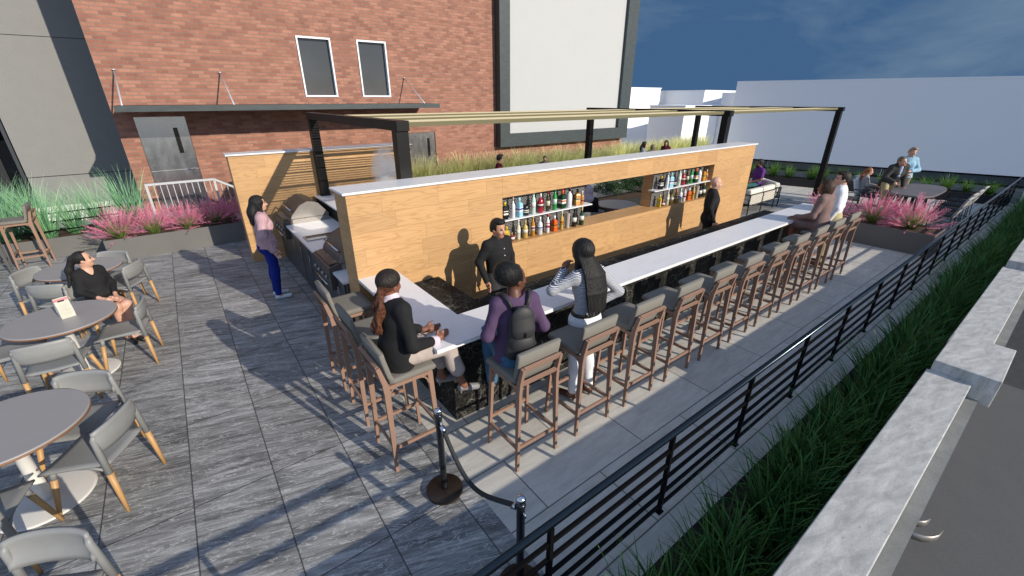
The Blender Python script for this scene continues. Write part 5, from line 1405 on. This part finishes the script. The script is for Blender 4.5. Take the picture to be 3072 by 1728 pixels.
# woman with backpack
ps = seated(.955, .38, .0, .10, .30, .45)
ps.update(P=(0, -.0, 1.045), Hd=(.02, .05, 1.675), N=(0, .0, 1.525), elR=(.25, -.03, 1.24), wrR=(.15, .20, 1.10), elL=(-.25, -.03, 1.24), wrL=(-.15, .20, 1.10))
bpw = person('woman in a purple cardigan with a round black afro bun sitting at the first stool', (1.90, 2.47, 0), (.28, .96), ps, .99, 'f', 'skin_deep', (-72, 4), ('bun', 'hair_fuzz', dict(at=(-.0, -.085, .075), r=1.16)),
       ('cl_purple', 1, .06, .014, 'crew'), ('trousers', 'cl_denim', .014), 'shoe_black', NEAR, lip='lip_dark')
t = thing('backpack', 'small black backpack worn by the woman in the purple cardigan', 'backpack', (1.862, 2.335, 1.08), R(-16.3))
S = SDF(); S.cap((0, 0, .09), (0, .015, .30), .125, .105, .05, 0, .52); S.ell((0, -.045, .12), (.095, .045, .085), None, .03); S.cap((-.08, 0, .03), (.08, 0, .03), .05, .05, .05)
link('bag_body', S.mesh('backpack', .0085, ['black_bag']), [], t)
link('flap', SDF().cap((0, -.028, .35), (0, -.045, .25), .098, .102, .03, 0, .42).mesh('flap', .0085, ['black_bag']), [], t)
part('front_clasp', MB().box(-.006, .006, -.098, -.088, .205, .245), 'stanchion_dark', t, False)
part('top_handle', MB().tube([(-.035, .0, .395), (-.035, -.015, .44), (.035, -.015, .44), (.035, .0, .395)], .009, 8), 'black_bag', t, False)
for q in (-1, 1):
    part('strap', MB().tube([(.05 * q, .035, .38), (.088 * q, .052, .47), (.115 * q, .13, .505), (.13 * q, .21, .47)], .016, 8), 'black_bag', t, False)
# woman in striped shirt
ps = dict(P=(0, 0, .99), W=(0, -.03, 1.14), C=(0, -.01, 1.33), N=(0, .02, 1.49), Hd=(-.03, .07, 1.655), shR=(.165, .0, 1.445), shL=(-.165, .01, 1.445), elR=(.40, -.06, 1.19), wrR=(.205, .02, 1.08), elL=(-.36, .10, 1.33), wrL=(-.13, .20, 1.46),
          hipR=(.085, 0, .97), hipL=(-.085, 0, .97), knR=(.10, .03, .54), knL=(-.09, .01, .54), anR=(.11, -.03, .12), anL=(-.11, -.01, .12), toR=(.13, .10, .035), toL=(-.13, .12, .035))
person('woman with waist long black hair, striped shirt and white trousers leaning on the bar', (2.89, 2.60, 0), (.05, 1), ps, 1.0, 'f', 'skin_brown', (8, -5), ('braid', 'hair_black', dict(len=.62, w=.112, tip=.9)),
       ('shirt_stripe', .97, -.03, .013, 'collar'), ('trousers', 'cl_white', .008), 'belt_brown', NEAR, dict(R=((-.8, -.05, -.5), (0, .8, 0), .8), L=((.55, .2, .6), (.3, .9, .3), 1.5)), extra=belt('belt_black', .026), lip='lip_dark', heel=True)
# mauve woman + man in white at the far end
ps = seated(.955, .40, .01, .08, .36, .45); ps.update(Hd=(0, .06, 1.655), elL=(-.235, .05, 1.21), wrL=(-.13, .31, 1.12), elR=(.235, .03, 1.21), wrR=(.14, .29, 1.11))
person('woman with a brown bob and mauve dress sitting at the far end of the bar', (8.40, 2.47, 0), (.05, 1), ps, .99, 'f', 'skin_brown', (14, 0), ('bob', 'hair_brown'), ('cl_mauve', 1, .12, .016, 'crew'), ('skirt', 'cl_mauve', .012, .97), 'shoe_black', .010, lip='lip_dark')
person('man in a white shirt and khaki trousers standing at the far end of the bar', (9.62, 2.66, 0), (-.22, .97), dict(elR=(.245, -.07, 1.13), wrR=(.24, .02, .90)), 1.045, 'm', 'skin_light', (18, -4), ('short', 'hair_dark'), ('cl_white', 1, .0, .02, 'collar'), ('trousers', 'cl_khaki', .014, .012), 'shoe_brown', .010, extra=belt('belt_brown', .026))
# far right group
ps = seated(.43, .42, -.02, .10, .42); ps.update(elR=(.24, .05, .73), wrR=(.16, .30, .66))
person('bearded man in a purple polo shirt sitting on the cream loveseat', (14.32, 6.2, 0), (-.80, .60), ps, 1.0, 'm', 'skin_brown', (0, 0), ('short', 'hair_black'), ('cl_violet', .42, .08, .016, 'collar'), ('trousers', 'cl_teal', .012), 'shoe_black', FAR,
       extra=lambda t, J, s, hp, HR: link('beard', SDF().ell(hp(0, .028, -.07), V3(.062, .066, .052) * s, HR).cut(lambda X, Y, Z: Z - J['Hd'][2] + .052 * s).mesh('beard', .011, ['hair_black']), [], t))
ps = seated(.45, .34, .02, .06, .34, .06); ps = {k: (v[0] * .85, v[1] * .85, .45 + (v[2] - .45) * .86) for k, v in ps.items()}; ps.update(elL=(-.17, .07, .72), wrL=(-.10, .26, .70), elR=(.17, .07, .72), wrR=(.1, .26, .70))
person('girl with a long auburn ponytail and pale grey jacket at the stone table', (15.75, 3.86, 0), (.42, -.9), ps, .86, 'f', 'skin_light', (12, 0), ('ponytail', 'hair_ginger', dict(at=.02, dir=(0, -.06, -.38), r=.045)), ('cl_greyjacket', 1, .10, .016, 'crew'), ('skirt', 'cl_grey', .012, .8), 'shoe_black', FAR)
ps = dict(P=(0, -.10, .90), W=(0, -.02, 1.04), C=(.0, .06, 1.19), N=(.01, .12, 1.33), Hd=(.05, .19, 1.455), shR=(.185, .10, 1.28), shL=(-.175, .10, 1.30), elR=(.30, .10, 1.02), wrR=(.18, .30, .93), elL=(-.25, .06, 1.03), wrL=(-.24, .14, .80), hipR=(.09, -.09, .88), hipL=(-.09, -.09, .88), knR=(.10, .05, .48), knL=(-.10, .02, .48))
person('old balding man in a dark jacket and pale blue shirt leaning on a cane', (15.62, 3.22, 0), (-.62, -.78), ps, 1.03, 'm', 'skin_light', (14, 2, 10), ('buzz', 'hair_ash'), ('cl_darkjacket', .98, .14, .028, 'v'), ('trousers', 'cl_khaki', .014), 'shoe_brown', FAR, dict(R=((-.2, .5, -.4), (-1, 0, .2), 1.3)),
       extra=lambda t, J, s, hp, HR: link('shirt', SDF().cap(J['C'] + V3(0, .075, -.10), J['N'] + V3(0, .055, -.03), .062, .048, .03).mesh('shirt', .012, ['cl_bluesh']), [], t))
t = thing('walking_cane', 'brown walking cane held by the old man', 'cane', (15.37, 3.08, 0))
part('shaft', MB().tube([(15.36, 3.07, 0), (15.38, 3.09, .90)], .012, 8), 'shoe_brown', t); part('handle', MB().tube([(15.36, 3.16, .895), (15.375, 3.10, .91), (15.40, 3.02, .90)], .014, 8), 'shoe_brown', t)
ps = dict(elL=(-.28, .02, 1.14), wrL=(.02, .24, 1.12), elR=(.25, .10, 1.12), wrR=(.10, .32, 1.05))
person('blond woman in a light blue sweater standing behind the old man', (16.55, 3.18, 0), (-.80, -.6), ps, 1.02, 'f', 'skin_light', (10, -2, -14), ('short', 'hair_blond'), ('cl_sky', .88, .04, .02, 'collar'), ('trousers', 'cl_taupe', .012), 'shoe_brown', FAR)
# heads above the back bar wall
t = thing('lounge_bench', 'long low dark bench in front of the yellow grass planter', 'bench', (13, 12.0, 0)); part('seat', MB().box(7.3, 19, 11.65, 12.15, .38, .44), 'frame_black', t)
for x in (7.6, 10.5, 13.5, 16.5, 18.7): part('leg', MB().box(x, x + .08, 11.7, 12.1, 0, .379), 'frame_black', t)
ps = seated(.44, .42, 0, .09, .40)
person('man in a maroon sweater sitting behind the back bar wall', (8.40, 11.80, 0), (.75, -.65), {**ps, 'Hd': (0, .04, 1.20)}, 1.02, 'm', 'skin_light', (35, 0), ('short', 'hair_black'), ('cl_maroon', 1, .1, .018, 'crew'), ('trousers', 'cl_grey', .012), 'shoe_black', FAR)
psk = {k: (v[0] * .8, v[1] * .8, .44 + (v[2] - .44) * .83) for k, v in seated(.44, .42, 0, .09, .40, .04).items()}
person('child with short reddish hair whose head just shows above the back bar wall', (10.35, 11.75, 0), (-.6, -.8), psk, .82, 'm', 'skin_light', (0, 0), ('short', 'hair_brown'), ('cl_grey', 1, .1, .016, 'crew'), ('trousers', 'cl_grey', .012), 'shoe_black', FAR)
person('dark haired woman in a plaid shirt, leftmost of three heads by the pergola post', (16.2, 11.98, 0), (.6, -.8), ps, 1.0, 'f', 'skin_light', (10, 0), ('long', 'hair_dark', dict(len=.34, w=.085)), ('cl_plaid', 1, .1, .018, 'crew'), ('trousers', 'cl_grey', .012), 'shoe_black', FAR)
psk = {k: (v[0] * .9, v[1] * .9, .36 + (v[2] - .44) * .9) for k, v in ps.items()}
person('person with ash brown hair, middle of the three heads by the pergola post', (16.9, 12.0, 0), (.8, .6), psk, .92, 'f', 'skin_light', (0, 0), ('bob', 'hair_ash'), ('cl_taupe', 1, .1, .018, 'crew'), ('trousers', 'cl_grey', .012), 'shoe_black', FAR)
person('dark haired woman in a red top, rightmost of three heads by the pergola post', (17.9, 12.0, 0), (-.9, -.35), {k: (v[0], v[1], v[2] - .03) for k, v in ps.items()}, .97, 'f', 'skin_tan', (0, 0), ('long', 'hair_dark', dict(len=.28, w=.085)), ('cl_maroon', 1, .1, .018, 'crew'), ('trousers', 'cl_grey', .012), 'shoe_black', FAR)
person('woman in a pale lilac headscarf seen through the opening in the oak wall', (6.92, 6.38, 0), (.7, .7), {k: (v[0], v[1], v[2] - .02) for k, v in seated(.45, .42, .02, .09, .4).items()}, .97, 'f', 'skin_olive', (0, 0), ('hijab', 'cl_lilac'), ('cl_black', 1, .1, .018, 'crew'), ('trousers', 'cl_black', .012), 'shoe_black', FAR)
dup(c0, (6.90, 6.34, 0), math.atan2(-.7, .7), 'grey chair the woman in the lilac headscarf sits on', ch=cch)
# ------------------------------------------------------------------ smoke, sky, sun, camera
m = bpy.data.materials.new('smoke'); m.use_nodes = True; nt = m.node_tree; nt.nodes.clear()
out = nt.nodes.new('ShaderNodeOutputMaterial'); pv = nt.nodes.new('ShaderNodeVolumePrincipled'); pv.inputs['Color'].default_value = (.97, .97, .97, 1); pv.inputs['Anisotropy'].default_value = .2
tc = nt.nodes.new('ShaderNodeTexCoord'); gr = nt.nodes.new('ShaderNodeTexGradient'); gr.gradient_type = 'SPHERICAL'; mp = nt.nodes.new('ShaderNodeMapping'); mp.inputs['Scale'].default_value = (2.1, 2.1, 1.9)
nz = nt.nodes.new('ShaderNodeTexNoise'); nz.inputs['Scale'].default_value = 5; nz.inputs['Detail'].default_value = 4
mu = nt.nodes.new('ShaderNodeMath'); mu.operation = 'MULTIPLY'; su = nt.nodes.new('ShaderNodeMath'); su.operation = 'MULTIPLY_ADD'; su.inputs[1].default_value = 1.6; su.inputs[2].default_value = -.62; su.use_clamp = True
m2 = nt.nodes.new('ShaderNodeMath'); m2.operation = 'MULTIPLY'; m2.inputs[1].default_value = 85
L = nt.links.new
L(tc.outputs['Object'], mp.inputs[0]); L(mp.outputs[0], gr.inputs[0]); L(tc.outputs['Object'], nz.inputs['Vector'])
L(gr.outputs['Fac'], mu.inputs[0]); L(nz.outputs[0], su.inputs[0]); L(su.outputs[0], mu.inputs[1]); L(mu.outputs[0], m2.inputs[0]); L(m2.outputs[0], pv.inputs['Density']); L(pv.outputs[0], out.inputs['Volume'])
M['smoke'] = m
bm = bmesh.new(); bmesh.ops.create_icosphere(bm, subdivisions=3, radius=.5)
mb = MB(); mb.frombm(bm, 0, True)
o = link('smoke', mb.mesh('smoke'), 'smoke', None, (2.95, 7.6, 1.80)); o.scale = (.62, .62, .95); tag(o, 'puff of white smoke rising behind the bar wall in front of the far oak wall', 'smoke', kind='stuff')

EL, AZ = 22.6, math.atan2(.30, -.954)
sd = Vector((math.sin(AZ) * math.cos(R(EL)), math.cos(AZ) * math.cos(R(EL)), math.sin(R(EL))))
sun = bpy.data.lights.new('sun', 'SUN'); sun.energy = 4.9; sun.angle = R(.5); sun.color = (1, .905, .765)
so = bpy.data.objects.new('sun', sun); COL.objects.link(so); so.rotation_euler = (-sd).to_track_quat('-Z', 'Y').to_euler()
w = bpy.data.worlds.new('World'); SC.world = w; w.use_nodes = True; nt = w.node_tree; nt.nodes.clear(); L = nt.links.new
def nn(t, **k):
    n = nt.nodes.new('ShaderNode' + t)
    for a, b in k.items(): setattr(n, a, b)
    return n
sky = nn('TexSky', sky_type='NISHITA', sun_disc=False, sun_elevation=R(EL), sun_rotation=AZ, altitude=300, air_density=1.0, dust_density=.3, ozone_density=3.0)
hs = nn('HueSaturation'); hs.inputs['Saturation'].default_value = 1.0; L(sky.outputs[0], hs.inputs['Color'])
tc = nn('TexCoord'); mp = nn('Mapping'); mp.inputs['Scale'].default_value = (1, 1, 2.6); L(tc.outputs['Generated'], mp.inputs[0])
n1 = nn('TexNoise'); n1.inputs['Scale'].default_value = 3.2; n1.inputs['Detail'].default_value = 10; n1.inputs['Roughness'].default_value = .58; n1.inputs['Distortion'].default_value = .35; L(mp.outputs[0], n1.inputs['Vector'])
rp = nn('ValToRGB'); rp.color_ramp.elements[0].position = .45; rp.color_ramp.elements[0].color = (0, 0, 0, 1); rp.color_ramp.elements[1].position = .70; rp.color_ramp.elements[1].color = (.55, .55, .55, 1); L(n1.outputs[0], rp.inputs[0])
# deep blue cloud-covered side of the sky, away from the sun
dt = nn('VectorMath', operation='DOT_PRODUCT'); dt.inputs[1].default_value = (.62, .78, 0); L(tc.outputs['Generated'], dt.inputs[0])
dm = nn('MapRange', interpolation_type='SMOOTHSTEP'); dm.inputs['From Min'].default_value = -.1; dm.inputs['From Max'].default_value = .55; L(dt.outputs['Value'], dm.inputs['Value'])
deep = nn('MixRGB'); deep.inputs[1].default_value = (.35, .80, 1.62, 1); deep.inputs[2].default_value = (1.35, 1.95, 2.55, 1); L(rp.outputs[0], deep.inputs[0])
brt = nn('MixRGB'); brt.inputs[0].default_value = .6; brt.inputs[2].default_value = (2.9, 3.8, 5.6, 1); L(hs.outputs[0], brt.inputs[1])   # bright fill added to the unseen sun-side sky to raise the ambient light
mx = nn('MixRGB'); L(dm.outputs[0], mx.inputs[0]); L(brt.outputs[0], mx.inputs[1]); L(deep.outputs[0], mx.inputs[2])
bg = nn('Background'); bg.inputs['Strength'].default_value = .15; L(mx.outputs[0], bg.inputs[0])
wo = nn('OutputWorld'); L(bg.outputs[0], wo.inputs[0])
cam = bpy.data.cameras.new('camera'); cam.lens = 15.0; cam.sensor_width = 36; cam.clip_start = .05; cam.clip_end = 2000
co = bpy.data.objects.new('camera', cam); COL.objects.link(co)
th, yaw = R(23.97), R(52.85)
fw = Vector((math.cos(yaw) * math.cos(th), math.sin(yaw) * math.cos(th), -math.sin(th))); rt = Vector((math.sin(yaw), -math.cos(yaw), 0)); upv = rt.cross(fw)
co.matrix_world = Matrix(((rt.x, upv.x, -fw.x, 0), (rt.y, upv.y, -fw.y, 0), (rt.z, upv.z, -fw.z, 3.0), (0, 0, 0, 1)))
SC.camera = co
SC.view_settings.view_transform = 'Standard'; SC.view_settings.look = 'None'; SC.view_settings.exposure = .05; SC.view_settings.gamma = 1; SC.view_settings.use_curve_mapping = False
SC.cycles.max_bounces = 6; SC.cycles.volume_bounces = 5; SC.cycles.volume_step_rate = 2; SC.cycles.volume_max_steps = 128; SC.cycles.transparent_max_bounces = 6
